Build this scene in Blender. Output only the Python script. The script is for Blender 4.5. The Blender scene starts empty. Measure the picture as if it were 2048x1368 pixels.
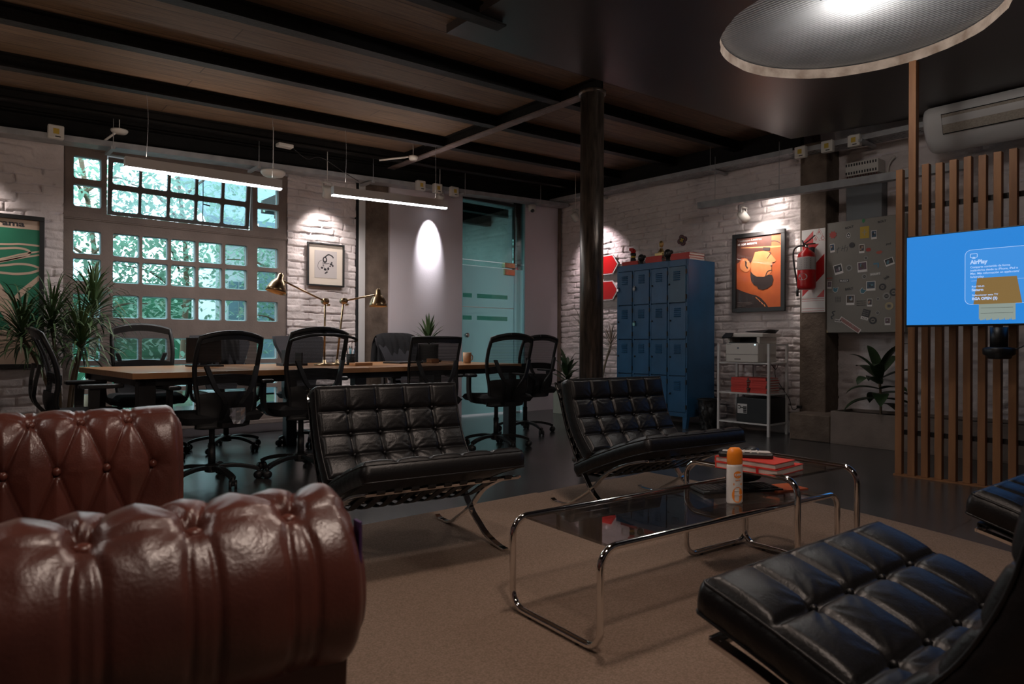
import bpy, math, random
import numpy as np
from math import sin, cos, pi, radians, atan2, sqrt, exp
from mathutils import Vector, Matrix

C = bpy.context.scene.collection
scn = bpy.context.scene

# ------------------------------------------------------------------ camera
cam_d = bpy.data.cameras.new('camera'); cam = bpy.data.objects.new('camera', cam_d); C.objects.link(cam)
YAW, PITCH, ROLL = radians(40.4), radians(0.1), radians(0.27)
_v = Vector((sin(YAW)*cos(PITCH), cos(YAW)*cos(PITCH), sin(PITCH)))
_r = Vector((cos(YAW), -sin(YAW), 0)); _u = _r.cross(_v)
_r2 = _r*cos(ROLL) + _u*sin(ROLL); _u2 = -_r*sin(ROLL) + _u*cos(ROLL)
cam.matrix_world = Matrix(((_r2.x, _u2.x, -_v.x, 0), (_r2.y, _u2.y, -_v.y, 0), (_r2.z, _u2.z, -_v.z, .945), (0, 0, 0, 1)))
cam_d.sensor_width = 36; cam_d.lens = 36*1365/2048; cam_d.clip_start = .02; cam_d.clip_end = 200
cam_d.dof.use_dof = True; cam_d.dof.focus_distance = 5.0; cam_d.dof.aperture_fstop = 5.6
scn.camera = cam

# ------------------------------------------------------------------ world, exposure
w = bpy.data.worlds.new('world'); scn.world = w; w.use_nodes = True
_bg = w.node_tree.nodes['Background']; _bg.inputs[0].default_value = (.76, .92, 1, 1); _bg.inputs[1].default_value = 4.6
scn.view_settings.view_transform = 'Standard'; scn.view_settings.look = 'None'
scn.view_settings.gamma = 1; scn.view_settings.use_curve_mapping = False
scn.view_settings.exposure = 0.0
scn.cycles.sample_clamp_indirect = 3.0

# large area lights: sky portals in the window and in the back room's opening
def light(name, kind, loc, power, col=(1, 1, 1), size=.1, size_y=None, target=None, spot=None, blend=.5, parent=None, portal=False):
    d = bpy.data.lights.new(name, kind); d.energy = power; d.color = col
    if kind == 'AREA':
        d.size = size
        if size_y: d.shape = 'RECTANGLE'; d.size_y = size_y
        if portal: d.cycles.is_portal = True
    else: d.shadow_soft_size = size
    if kind == 'SPOT': d.spot_size = radians(spot); d.spot_blend = blend
    o = bpy.data.objects.new(name, d); C.objects.link(o); o.location = loc
    if target is not None:
        o.rotation_euler = (Vector(target)-Vector(loc)).to_track_quat('-Z', 'Y').to_euler()
    return o
light('window_portal', 'AREA', (1.89, 7.35, 1.4), 1, size=2.1, size_y=2.7, target=(1.89, 0, 1.4), portal=True)
light('back_room_portal', 'AREA', (4.35, 8.9, 1.5), 1, size=2.2, size_y=2.2, target=(9, 8.9, 1.5), portal=True)

# ceiling downlights of the lounge, above the frame
WARM = (1, .80, .68); NEUT = (1, .90, .84); COOL = (.92, .95, 1)
light('downlight_over_sofa', 'SPOT', (.75, .25, 2.6), 70, WARM, size=.10, target=(.9, 1.3, 0), spot=120, blend=.8)
light('downlight_over_rug', 'SPOT', (1.9, 1.75, 2.85), 78, WARM, size=.14, target=(1.9, 1.6, 0), spot=130, blend=.8)
light('downlight_behind_sofa', 'SPOT', (-.9, 2.6, 2.7), 30, NEUT, size=.10, target=(.3, 2.2, .4), spot=110, blend=.8)

light('ceiling_fill_lounge', 'SPOT', (-1.2, 2.2, 1.7), 40, (1, .78, .6), size=.15, target=(.6, 3.6, 3.2), spot=150, blend=1)  # unseen fill spot without a fixture, added to brighten the ceiling boards
light('ceiling_fill_office', 'SPOT', (-1.0, 5.2, 1.9), 26, (1, .82, .66), size=.15, target=(.8, 5.2, 3.2), spot=150, blend=1)  # another added fill, no lamp stands here; lifts the boards on the desk side
# ------------------------------------------------------------------ mesh builder
def frameM(o, x, y):
    x = Vector(x).normalized(); y = Vector(y).normalized(); z = x.cross(y)
    return Matrix(((x.x, y.x, z.x, o[0]), (x.y, y.y, z.y, o[1]), (x.z, y.z, z.z, o[2]), (0, 0, 0, 1)))
def RZ(o, a): return Matrix.Translation(o) @ Matrix.Rotation(a, 4, 'Z')
def smoothpath(pts, n=6, closed=False):
    P = [Vector(p) for p in pts]; out = []; m = len(P)
    rng = range(m) if closed else range(m-1)
    for i in rng:
        if closed: a, b, c, d = P[(i-1) % m], P[i], P[(i+1) % m], P[(i+2) % m]
        else: a, b, c, d = P[max(i-1, 0)], P[i], P[i+1], P[min(i+2, m-1)]
        for k in range(n):
            t = k/n
            out.append(.5*((2*b)+(c-a)*t+(2*a-5*b+4*c-d)*t*t+(3*b-a-3*c+d)*t**3))
    if not closed: out.append(P[-1])
    return out
class MB:
    def __init__(s): s.v = []; s.f = []; s.mi = []; s.sm = []
    def add(s, V, F, mat=0, smooth=False, M=None):
        b = len(s.v)
        s.v += [(M @ Vector(p)) if M is not None else Vector(p) for p in V]
        for f in F: s.f.append(tuple(i+b for i in f)); s.mi.append(mat); s.sm.append(smooth)
        return s
    def box(s, c, d, mat=0, M=None, rz=0):
        x, y, z = d[0]/2, d[1]/2, d[2]/2
        V = [(i*x, j*y, k*z) for k in (-1, 1) for j in (-1, 1) for i in (-1, 1)]
        T = RZ(c, rz) if M is None else M @ RZ(c, rz)
        return s.add(V, [(0, 2, 3, 1), (4, 5, 7, 6), (0, 1, 5, 4), (2, 6, 7, 3), (0, 4, 6, 2), (1, 3, 7, 5)], mat, False, T)
    def bx(s, a, b, mat=0, M=None):
        return s.box([(a[i]+b[i])/2 for i in range(3)], [abs(b[i]-a[i]) for i in range(3)], mat, M)
    def tube(s, pts, r, n=10, closed=False, mat=0, M=None, sy=1, up=None):
        P = [Vector(p) for p in pts]; m = len(P)
        R = r if isinstance(r, (list, tuple)) else [r]*m
        T = []
        for i in range(m):
            a = P[(i-1) % m] if closed or i > 0 else P[i]; b = P[(i+1) % m] if closed or i < m-1 else P[i]
            d = (b-a); T.append(d.normalized() if d.length > 1e-9 else Vector((0, 0, 1)))
        if up is None:
            N = T[0].orthogonal().normalized()
        else: N = (Vector(up)-T[0]*Vector(up).dot(T[0])).normalized()
        V = []
        for i in range(m):
            if up is not None: N = (Vector(up)-T[i]*Vector(up).dot(T[i])).normalized()
            else:
                N = (N-T[i]*N.dot(T[i])).normalized()
            B = T[i].cross(N)
            for k in range(n):
                a = 2*pi*k/n
                V.append(P[i]+N*(R[i]*cos(a))+B*(R[i]*sy*sin(a)))
        F = []
        for i in range(m if closed else m-1):
            j = (i+1) % m
            for k in range(n): F.append((i*n+k, i*n+(k+1) % n, j*n+(k+1) % n, j*n+k))
        if not closed: F.append(tuple(range(n-1, -1, -1))); F.append(tuple((m-1)*n+k for k in range(n)))
        return s.add(V, F, mat, True, M)
    def bar(s, pts, wd, th, side=(1, 0, 0), mat=0, M=None):          # flat bar swept along a path, wide along `side`
        P = [Vector(p) for p in pts]; m = len(P); S = Vector(side).normalized(); V = []
        for i in range(m):
            d = (P[min(i+1, m-1)]-P[max(i-1, 0)]).normalized(); N = S.cross(d).normalized()
            t = th[i] if isinstance(th, (list, tuple)) else th
            for a, b in ((-1, -1), (1, -1), (1, 1), (-1, 1)): V.append(P[i]+S*(a*wd/2)+N*(b*t/2))
        F = [(i*4+k, i*4+(k+1) % 4, (i+1)*4+(k+1) % 4, (i+1)*4+k) for i in range(m-1) for k in range(4)]
        F += [(3, 2, 1, 0), tuple((m-1)*4+k for k in range(4))]
        return s.add(V, F, mat, False, M)
    def cyl(s, a, b, r, r2=None, n=20, mat=0, M=None): return s.tube([a, b], [r, r if r2 is None else r2], n, mat=mat, M=M)
    def lathe(s, prof, c=(0, 0, 0), n=24, mat=0, M=None, smooth=True):
        V = []; F = []; m = len(prof)
        for (r, z) in prof:
            for k in range(n): a = 2*pi*k/n; V.append((c[0]+r*cos(a), c[1]+r*sin(a), c[2]+z))
        for i in range(m-1):
            for k in range(n): F.append((i*n+k, i*n+(k+1) % n, (i+1)*n+(k+1) % n, (i+1)*n+k))
        if prof[0][0] > 1e-6: F.append(tuple(range(n-1, -1, -1)))
        if prof[-1][0] > 1e-6: F.append(tuple((m-1)*n+k for k in range(n)))
        return s.add(V, F, mat, smooth, M)
    def ball(s, c, r, n=14, mat=0, M=None):
        if not isinstance(r, (list, tuple)): r = (r, r, r)
        V = []; F = []; m = n//2
        for i in range(m+1):
            t = pi*i/m
            for k in range(n): a = 2*pi*k/n; V.append((c[0]+r[0]*sin(t)*cos(a), c[1]+r[1]*sin(t)*sin(a), c[2]-r[2]*cos(t)))
        for i in range(m):
            for k in range(n): F.append((i*n+k, i*n+(k+1) % n, (i+1)*n+(k+1) % n, (i+1)*n+k))
        return s.add(V, F, mat, True, M)
    def prism(s, poly, z0, z1, mat=0, M=None, smooth=False):
        n = len(poly); V = [(p[0], p[1], z0) for p in poly]+[(p[0], p[1], z1) for p in poly]
        F = [tuple(range(n-1, -1, -1)), tuple(range(n, 2*n))]+[(i, (i+1) % n, n+(i+1) % n, n+i) for i in range(n)]
        return s.add(V, F, mat, smooth, M)
    def flat(s, poly, z=0, mat=0, M=None): return s.add([(p[0], p[1], z) for p in poly], [tuple(range(len(poly)))], mat, False, M)
    def grid(s, fn, nu, nv, mat=0, smooth=True, M=None, flip=False):
        V = [fn(i/nu, j/nv) for j in range(nv+1) for i in range(nu+1)]; F = []
        for j in range(nv):
            for i in range(nu):
                a = j*(nu+1)+i; q = (a, a+1, a+nu+2, a+nu+1)
                F.append(q[::-1] if flip else q)
        return s.add(V, F, mat, smooth, M)
    def leaf(s, base, dr, L, wd, droop=.5, n=7, mat=0, fold=.15, up=(0, 0, 1), M=None):
        p = Vector(base); d = Vector(dr).normalized(); side = d.cross(Vector((0, 0, 1)))
        side = side.normalized() if side.length > .05 else Vector((1, 0, 0))
        V = []; st = L/n
        for i in range(n+1):
            t = i/n; ww = wd*.5*max(.06, sin(pi*min(1, (t*.92+.08)))**.7) if i < n else wd*.02
            nn = side.cross(d)
            V += [p-side*ww+nn*fold*ww, p, p+side*ww+nn*fold*ww]
            p = p+d*st; d = (d+Vector((0, 0, -1))*droop*st/L*2.2*t).normalized()
        F = []
        for i in range(n): a = i*3; F += [(a, a+1, a+4, a+3), (a+1, a+2, a+5, a+4)]
        return s.add(V, F, mat, True, M)
    def build(s, name, mats, parent=None, bevel=0, label=None, local=False, seg=2, kind=None):
        me = bpy.data.meshes.new(name)
        V = s.v
        if parent is not None and not local:
            Mi = parent_matrix(parent).inverted(); V = [Mi @ p for p in V]
        me.from_pydata([tuple(p) for p in V], [], s.f)
        if not isinstance(mats, (list, tuple)): mats = [mats]
        for m in mats: me.materials.append(m)
        me.polygons.foreach_set('material_index', s.mi); me.polygons.foreach_set('use_smooth', s.sm)
        me.update()
        o = bpy.data.objects.new(name, me); C.objects.link(o)
        if parent is not None: o.parent = parent
        if bevel:
            b = o.modifiers.new('bevel', 'BEVEL'); b.width = bevel; b.segments = seg; b.limit_method = 'ANGLE'; b.angle_limit = radians(40)
        if label: o['label'] = label
        if kind: o['kind'] = kind
        return o
def parent_matrix(o):
    m = Matrix.LocRotScale(o.location, o.rotation_euler, o.scale)
    return parent_matrix(o.parent) @ m if o.parent else m
def thing(name, label, cat, loc=(0, 0, 0), rz=0, group=None):
    o = bpy.data.objects.new(name, None); C.objects.link(o); o.empty_display_size = .1
    o.location = loc; o.rotation_euler = (0, 0, rz); return tag(o, label, cat, group)
def tag(o, label, cat, group=None, kind=None):
    o['label'] = label; o['category'] = cat
    if group: o['group'] = group
    if kind: o['kind'] = kind
    return o
def single(mb, name, mats, label, cat, loc, group=None, bevel=0, rz=0):      # a thing that is one mesh, its origin at loc
    V = mb.v; Mi = RZ(loc, rz).inverted(); mb.v = [Mi @ p for p in V]
    o = mb.build(name, mats, None, bevel, local=True); o.location = loc; o.rotation_euler = (0, 0, rz)
    return tag(o, label, cat, group)
def struct(mb, name, mats, bevel=0, parent=None):
    o = mb.build(name, mats, parent, bevel)
    if parent is None: o['kind'] = 'structure'
    return o
def children(o): return [c for c in bpy.data.objects if c.parent == o]
def copy_tree(o, loc=None, rz=None, label=None, group=None, parent=None):
    c = o.copy(); C.objects.link(c); c.parent = parent
    if loc is not None: c.location = loc
    if rz is not None: c.rotation_euler = (0, 0, rz)
    if label: c['label'] = label
    if group: c['group'] = group
    for ch in children(o): copy_tree(ch, parent=c)
    return c

# ------------------------------------------------------------------ materials
def M_(name, col, rough=.5, metal=0., var=0., vs=4., bump=0., bs=60., spec=.5, stretch=None, col2=None, coat=0., sheen=0., detail=4.):
    m = bpy.data.materials.new(name); m.use_nodes = True; nt = m.node_tree; N = nt.nodes; L = nt.links
    b = N['Principled BSDF']; b.inputs['Roughness'].default_value = rough; b.inputs['Metallic'].default_value = metal
    b.inputs['Specular IOR Level'].default_value = spec; b.inputs['Base Color'].default_value = (*col, 1)
    if coat: b.inputs['Coat Weight'].default_value = coat; b.inputs['Coat Roughness'].default_value = .15
    if sheen: b.inputs['Sheen Weight'].default_value = sheen
    tc = N.new('ShaderNodeTexCoord'); mp = N.new('ShaderNodeMapping'); L.new(tc.outputs['Object'], mp.inputs[0])
    if stretch: mp.inputs['Scale'].default_value = stretch
    n1 = N.new('ShaderNodeTexNoise'); n1.inputs['Scale'].default_value = vs; n1.inputs['Detail'].default_value = detail; L.new(mp.outputs[0], n1.inputs[0])
    rp = N.new('ShaderNodeMapRange'); rp.inputs[1].default_value = .3; rp.inputs[2].default_value = .7; L.new(n1.outputs[0], rp.inputs[0])
    mx = N.new('ShaderNodeMix'); mx.data_type = 'RGBA'
    c2 = col2 if col2 else tuple(c*(1-var) for c in col)
    mx.inputs[6].default_value = (*col, 1); mx.inputs[7].default_value = (*c2, 1)
    L.new(rp.outputs[0], mx.inputs[0]); L.new(mx.outputs[2], b.inputs['Base Color'])
    if bump:
        n2 = N.new('ShaderNodeTexNoise'); n2.inputs['Scale'].default_value = bs; n2.inputs['Detail'].default_value = 5; L.new(mp.outputs[0], n2.inputs[0])
        bp = N.new('ShaderNodeBump'); bp.inputs['Strength'].default_value = bump; bp.inputs['Distance'].default_value = .01
        L.new(n2.outputs[0], bp.inputs['Height']); L.new(bp.outputs[0], b.inputs['Normal'])
    return m
def EM(name, col, s):
    m = bpy.data.materials.new(name); m.use_nodes = True; nt = m.node_tree; b = nt.nodes['Principled BSDF']
    b.inputs['Base Color'].default_value = (0.02, .02, .02, 1); b.inputs['Emission Color'].default_value = (*col, 1); b.inputs['Emission Strength'].default_value = s
    return m
def THIN(name, tint, gloss=.08, rough=.02, transl=0., tcol=(1, 1, 1), fk=1.0):  # thin pane: clear + reflection (+ frosted share)
    m = bpy.data.materials.new(name); m.use_nodes = True; nt = m.node_tree; N = nt.nodes; L = nt.links
    N.remove(N['Principled BSDF']); out = N['Material Output']
    t = N.new('ShaderNodeBsdfTransparent'); t.inputs[0].default_value = (*tint, 1)
    g = N.new('ShaderNodeBsdfGlossy'); g.inputs['Roughness'].default_value = rough
    fr = N.new('ShaderNodeFresnel'); fr.inputs[0].default_value = 1.5
    mm = N.new('ShaderNodeMath'); mm.operation = 'MULTIPLY_ADD'; mm.inputs[1].default_value = fk; mm.inputs[2].default_value = gloss; L.new(fr.outputs[0], mm.inputs[0])
    mx = N.new('ShaderNodeMixShader'); L.new(mm.outputs[0], mx.inputs[0]); L.new(g.outputs[0], mx.inputs[2])
    if transl:
        tr = N.new('ShaderNodeBsdfTranslucent'); tr.inputs[0].default_value = (*tcol, 1)
        df = N.new('ShaderNodeBsdfDiffuse'); df.inputs[0].default_value = (*tcol, 1)
        m2 = N.new('ShaderNodeMixShader'); m2.inputs[0].default_value = .35; L.new(tr.outputs[0], m2.inputs[1]); L.new(df.outputs[0], m2.inputs[2])
        m3 = N.new('ShaderNodeMixShader'); m3.inputs[0].default_value = transl; L.new(t.outputs[0], m3.inputs[1]); L.new(m2.outputs[0], m3.inputs[2])
        L.new(m3.outputs[0], mx.inputs[1])
    else: L.new(t.outputs[0], mx.inputs[1])
    L.new(mx.outputs[0], out.inputs[0])
    return m
def NET(name, col, open_, rough=.7):
    m = bpy.data.materials.new(name); m.use_nodes = True; nt = m.node_tree; N = nt.nodes; L = nt.links
    b = N['Principled BSDF']; b.inputs['Base Color'].default_value = (*col, 1); b.inputs['Roughness'].default_value = rough
    t = N.new('ShaderNodeBsdfTransparent'); mx = N.new('ShaderNodeMixShader')
    tc = N.new('ShaderNodeTexCoord'); wv = N.new('ShaderNodeTexWave'); wv.wave_type = 'BANDS'; wv.bands_direction = 'Z'; wv.inputs['Scale'].default_value = 32
    L.new(tc.outputs['Object'], wv.inputs[0])
    mr = N.new('ShaderNodeMapRange'); mr.inputs[3].default_value = open_-.22; mr.inputs[4].default_value = open_+.22; L.new(wv.outputs[1], mr.inputs[0])
    L.new(mr.outputs[0], mx.inputs[0]); L.new(b.outputs[0], mx.inputs[1]); L.new(t.outputs[0], mx.inputs[2]); L.new(mx.outputs[0], N['Material Output'].inputs[0])
    return m

m_brick = M_('painted_brick', (.72, .635, .62), .62, var=.22, vs=3.5, bump=.55, bs=45)
m_plaster = M_('white_plaster', (.60, .54, .57), .7, var=.06, vs=2, bump=.1, bs=80)
m_conc = M_('rough_brown_concrete', (.17, .125, .095), .85, col2=(.085, .06, .045), vs=7, bump=.8, bs=30, detail=8)
m_glasss = THIN('hazy_sash_glass', (.80, .93, 1.0), .04, .05, .25, (.6, .82, .95))
m_floor = M_('dark_polished_floor', (.056, .054, .052), .25, col2=(.036, .034, .032), vs=2.5, bump=.05, bs=25, detail=6, spec=1.0)
m_wframe = M_('taupe_window_concrete', (.20, .155, .135), .8, var=.25, vs=5, bump=.3, bs=50)
m_steel = M_('black_beam_steel', (.008, .0065, .0055), .6, var=.5, vs=12, bump=.3, bs=40, spec=.25)
m_girder = M_('grey_girder_flange', (.20, .15, .14), .55, var=.5, vs=9, bump=.3)
m_plank = M_('brown_ceiling_boards', (.19, .115, .066), .65, col2=(.10, .060, .036), vs=3, stretch=(1.1, 14, 1), bump=.35, bs=9, detail=7)
m_slab = M_('dark_brown_soffit', (.060, .048, .047), .34, var=.3, vs=1.2, bump=.04)
m_galv = M_('galvanised_metal', (.42, .42, .43), .5, metal=.3, var=.3, vs=9)
m_whitep = M_('white_plastic', (.62, .58, .53), .45, var=.05)
m_whitem = M_('white_metal', (.62, .60, .59), .4, var=.06)
m_rug = M_('beige_woven_rug', (.315, .225, .175), .95, col2=(.20, .145, .105), vs=160, bump=.7, bs=220, detail=2, spec=.1)
m_chrome = M_('polished_chrome', (.78, .76, .74), .07, metal=1)
m_leather = M_('black_leather', (.008, .0075, .008), .38, var=.3, vs=6, bump=.12, bs=160, spec=.38)
m_leather2 = M_('black_leather_straps', (.012, .011, .011), .5, bump=.2, bs=80)
m_brown = M_('brown_aged_leather', (.135, .038, .026), .32, col2=(.070, .023, .017), vs=5, bump=.10, bs=190, spec=.65, detail=7)
m_btn = M_('brown_button_leather', (.13, .038, .026), .32, var=.2)
m_purple = M_('purple_fabric', (.06, .02, .10), .8, bump=.3)
m_blk = M_('black_plastic', (.012, .012, .013), .42, var=.2, bump=.05)
m_fab = M_('black_fabric', (.014, .014, .016), .9, bump=.4, bs=200)
m_fabg = M_('charcoal_fabric', (.035, .034, .040), .9, bump=.4, bs=150)
m_net = NET('black_net', (.012, .012, .014), .50)
m_net2 = NET('black_dense_net', (.010, .010, .011), .22)
m_wood = M_('oak_table_top', (.52, .27, .125), .28, col2=(.38, .185, .08), vs=3, stretch=(1, 12, 1), bump=.05, bs=20, spec=.5)
m_slat = M_('pine_slats', (.34, .155, .062), .55, col2=(.22, .095, .04), vs=3, stretch=(6, 6, .6), bump=.1, bs=12)
m_blue = M_('blue_locker_paint', (.022, .105, .225), .38, var=.25, vs=4, bump=.06, bs=30)
m_blue2 = M_('greyer_blue_locker_paint', (.040, .105, .17), .42, var=.15, vs=4)
m_dark = M_('dark_gap', (.004, .004, .005), .8)
m_glassw = THIN('window_glass', (.86, .98, 1.0), .03, .02)
m_glassrim = THIN('window_glass_rim', (.55, .85, .95), .1, .2, .6, (.7, .95, 1))
m_glassd = THIN('green_door_glass', (.52, .74, .72), .05, .02)
m_frost = THIN('frosted_green_glass', (.40, .62, .61), .05, .25, .72, (.36, .60, .60))
m_glasst = THIN('smoked_table_glass', (.86, .85, .85), .03, .01, fk=.8)
m_glassp = THIN('picture_glass', (.97, .97, .97), .0, .03, fk=.15)
m_brass = M_('brushed_brass', (.55, .40, .24), .28, metal=1, var=.15, vs=20)
m_red = M_('red_book_cover', (.62, .045, .03), .5, var=.12)
m_redg = M_('red_gloss_paint', (.50, .012, .014), .3)
m_page = M_('book_pages', (.66, .60, .55), .8, var=.15, vs=60, stretch=(1, 1, 14))
m_white = M_('white_print', (.75, .72, .70), .6)
m_tan = M_('tan_print', (.50, .36, .27), .6, var=.08)
m_green = M_('green_print', (.012, .16, .085), .6, var=.2)
m_black = M_('black_frame', (.012, .011, .011), .4)
m_or1 = M_('orange_print', (.70, .155, .035), .6, col2=(.55, .10, .03), vs=6)
m_or2 = M_('light_orange_print', (.92, .36, .14), .6, col2=(.85, .27, .09), vs=9)
m_or3 = M_('brown_orange_print', (.12, .040, .026), .6, var=.25, vs=12)
m_or4 = M_('dark_print', (.045, .028, .026), .6)
m_cream = M_('cream_mat_board', (.60, .52, .44), .8)
m_paper = M_('grey_paper', (.44, .40, .39), .8)
m_ink = M_('ink', (.02, .018, .022), .7)
m_leafd = M_('dark_green_leaf', (.030, .065, .022), .45, var=.5, vs=9)
m_leafm = M_('mid_green_leaf', (.075, .135, .05), .5, var=.4, vs=9)
m_leafy = M_('yellow_green_leaf', (.20, .24, .06), .5, var=.3)
m_leafp = M_('pale_dry_leaf', (.28, .22, .15), .6, var=.3)
m_stem = M_('plant_stem', (.20, .14, .09), .8, var=.3, bump=.4)
m_soil = M_('dark_soil', (.03, .02, .015), .95, bump=.8, bs=40)
m_terra = M_('dark_plant_pot', (.05, .045, .04), .7)
m_potl = M_('pale_planter', (.32, .32, .27), .7, var=.1)
m_conc2 = M_('grey_concrete_planter', (.21, .165, .14), .8, var=.22, vs=6, bump=.25)
m_greyb = M_('grey_painted_cabinet', (.235, .215, .19), .5, var=.08, vs=5)
m_yel = M_('yellow_label', (.50, .33, .04), .6)
m_orange = M_('orange_plastic', (.88, .26, .02), .4)
m_bag = M_('black_bin_bag', (.012, .012, .012), .22, bump=.7, bs=22)
m_gold = M_('gold', (.70, .50, .22), .30, metal=1)
m_scr = EM('blue_screen', (.018, .215, .64), 1.05)
m_scr2 = EM('screen_card', (.045, .27, .72), 1.0)
m_scrw = EM('screen_white', (.45, .62, .95), 1.0)
m_scrb = EM('screen_tan', (.22, .135, .045), 1.0)
m_scrg = EM('screen_grey', (.25, .30, .27), 1.0)
m_led = EM('led_diffuser', (.93, .96, 1), 14)
m_ledw = EM('led_status', (.5, .8, 1), 4)
m_lamp = EM('ceiling_bulb', (1, .96, .92), 22)
# ------------------------------------------------------------------ painted brick walls with real relief
rng = np.random.RandomState(7)
_tab = rng.rand(256, 256)
def vnoise(x, y):
    xi = np.floor(x).astype(int); yi = np.floor(y).astype(int); fx = x-xi; fy = y-yi
    fx = fx*fx*(3-2*fx); fy = fy*fy*(3-2*fy); g = lambda a, b: _tab[a & 255, b & 255]
    return (g(xi, yi)*(1-fx)+g(xi+1, yi)*fx)*(1-fy)+(g(xi, yi+1)*(1-fx)+g(xi+1, yi+1)*fx)*fy
def fbm(x, y, o=4):
    s = 0; a = .5
    for k in range(o): s = s+a*vnoise(x+17*k, y+31*k); x = x*2.03; y = y*2.03; a *= .5
    return s
def brick_h(u, z, seed=0):
    u = u+.035*(vnoise(u*4+seed, z*5)-.5); z = z+.030*(vnoise(u*3.1+5+seed, z*4)-.5)+.010*(vnoise(u*14+seed, z*13)-.5)
    RH, BL = .079, .27
    row = np.floor(z/RH).astype(int); off = (row % 2)*.5+_tab[row & 255, (seed+3) & 255]*.35
    t = u/BL+off; col = np.floor(t).astype(int)
    dz = np.minimum(z/RH-row, 1-(z/RH-row))*RH; dx = np.minimum(t-col, 1-(t-col))*BL
    d = np.minimum(dz, dx*1.2)
    opn = np.clip(vnoise(u*1.3+9+seed, z*1.7)*2.1-.35, .12, 1.)*np.clip(vnoise(u*7+seed, z*11+4)*2.4-.3, .08, 1)
    groove = np.clip(1-d/.011, 0, 1)**1.2*.024*opn
    crack = np.where((np.minimum(dz, dx) < .0055), 1, 0)*np.clip(vnoise(u*6+40+seed, z*14)*4-2.0, 0, 1)*.036
    face = (_tab[row & 255, col & 255]-.5)*.014
    edge = np.clip(d/.02, 0, 1)
    return face*edge-groove-crack+(fbm(u*20+seed, z*26)-.45)*.018*np.clip(.3+vnoise(u*.9+60, z*.8+seed), 0, 1)
def brick_wall(name, o, xd, W, z0, z1, nrm, res=.0135, seed=0):
    nu = max(2, int(W/res)); nv = max(2, int((z1-z0)/res))
    U, Z = np.meshgrid(np.linspace(0, W, nu+1), np.linspace(z0, z1, nv+1))
    H = brick_h(U+seed*3.3, Z, seed)
    P = np.stack([o[0]+xd[0]*U+nrm[0]*H, o[1]+xd[1]*U+nrm[1]*H, Z], -1).reshape(-1, 3)
    a = (np.arange(nv)[:, None]*(nu+1)+np.arange(nu)[None, :]).reshape(-1)
    Fc = np.stack([a, a+1, a+nu+2, a+nu+1], 1)
    me = bpy.data.meshes.new(name); me.vertices.add(len(P)); me.vertices.foreach_set('co', P.astype(np.float32).ravel())
    me.loops.add(Fc.size); me.loops.foreach_set('vertex_index', Fc.astype(np.int32).ravel())
    me.polygons.add(len(Fc)); me.polygons.foreach_set('loop_start', np.arange(0, Fc.size, 4, dtype=np.int32))
    me.update(calc_edges=True); me.polygons.foreach_set('use_smooth', [True]*len(Fc)); me.materials.append(m_brick); me.validate()
    ob = bpy.data.objects.new(name, me); C.objects.link(ob); ob['kind'] = 'structure'
    return ob
WX, WY = 6.93, 7.12
brick_wall('wall_back', (-.8, WY), (1, 0), 1.68, 0, 3.2, (0, -1), seed=1, res=.010)
brick_wall('wall_back', (2.90, WY), (1, 0), .80, 0, 3.2, (0, -1), seed=2, res=.0085)
brick_wall('wall_right', (WX, WY), (0, -1), 3.64, 0, 3.25, (-1, 0), seed=3, res=.0095)
brick_wall('wall_right', (7.16, 3.24), (0, -1), 3.2, 0, 3.3, (-1, 0), seed=4, res=.02)
# core of the walls behind the relief, lintels and plain pieces
m = MB(); m.bx((-3.2, WY+.03, 0), (.88, WY+.35, 3.3)).bx((2.90, WY+.03, 0), (5.17, WY+.35, 3.3)).bx((.88, WY+.03, 2.68), (2.9, WY+.35, 3.3)).bx((.88, WY+.03, 0), (2.9, WY+.35, .14)).bx((6.24, WY+.03, 0), (7.5, WY+.3, 3.3)).bx((5.17, WY+.1, 2.84), (6.24, WY+.3, 3.3))
struct(m, 'wall_back', m_plaster)
m = MB().bx((WX+.03, 3.48, 0), (WX+.4, 10.6, 3.4)).bx((7.19, -3.2, 0), (7.45, 3.48, 3.4)); struct(m, 'wall_right', m_plaster)
m = MB().bx((-3.3, -3.3, 0), (-3.1, WY+.3, 3.4)); struct(m, 'wall_left', m_plaster)
m = MB().bx((-3.3, -3.4, 0), (7.5, -3.2, 3.5)); struct(m, 'wall_front', m_plaster)
# concrete columns in the walls
m = MB().bx((3.80, WY-.02, 0), (4.113, WY+.1, 2.95)); struct(m, 'trim_1', m_conc)
m = MB().bx((WX-.05, 3.195, 0), (7.3, 3.47, 3.02)).bx((6.56, 3.005, 0), (7.2, 3.41, .26)); struct(m, 'trim_2', m_conc, bevel=.012)
m = MB().bx((3.70, WY-.03, 0), (3.722, WY+.05, 2.9)); struct(m, 'trim_3', m_dark)
m = MB().bx((3.722, WY-.045, 0), (3.80, WY+.05, 2.9)); struct(m, 'trim_4', m_whitem, bevel=.004)
m = MB().bx((6.865, WY-.09, 0), (6.905, WY+.02, 2.92)); struct(m, 'trim_5', m_conc)
# smooth white panels beside the glass door
m = MB().bx((4.113, WY-.06, 0), (5.17, WY+.12, 2.88)); struct(m, 'wall_back', m_plaster, bevel=.003)
m = MB().bx((6.24, WY-.06, 0), (6.865, WY+.12, 2.93)); struct(m, 'wall_back', m_plaster, bevel=.003)
m = MB().bx((-.8, WY-.03, 0), (.88, WY+.01, .11)); struct(m, 'baseboard_back', m_whitep, bevel=.004)

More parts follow.
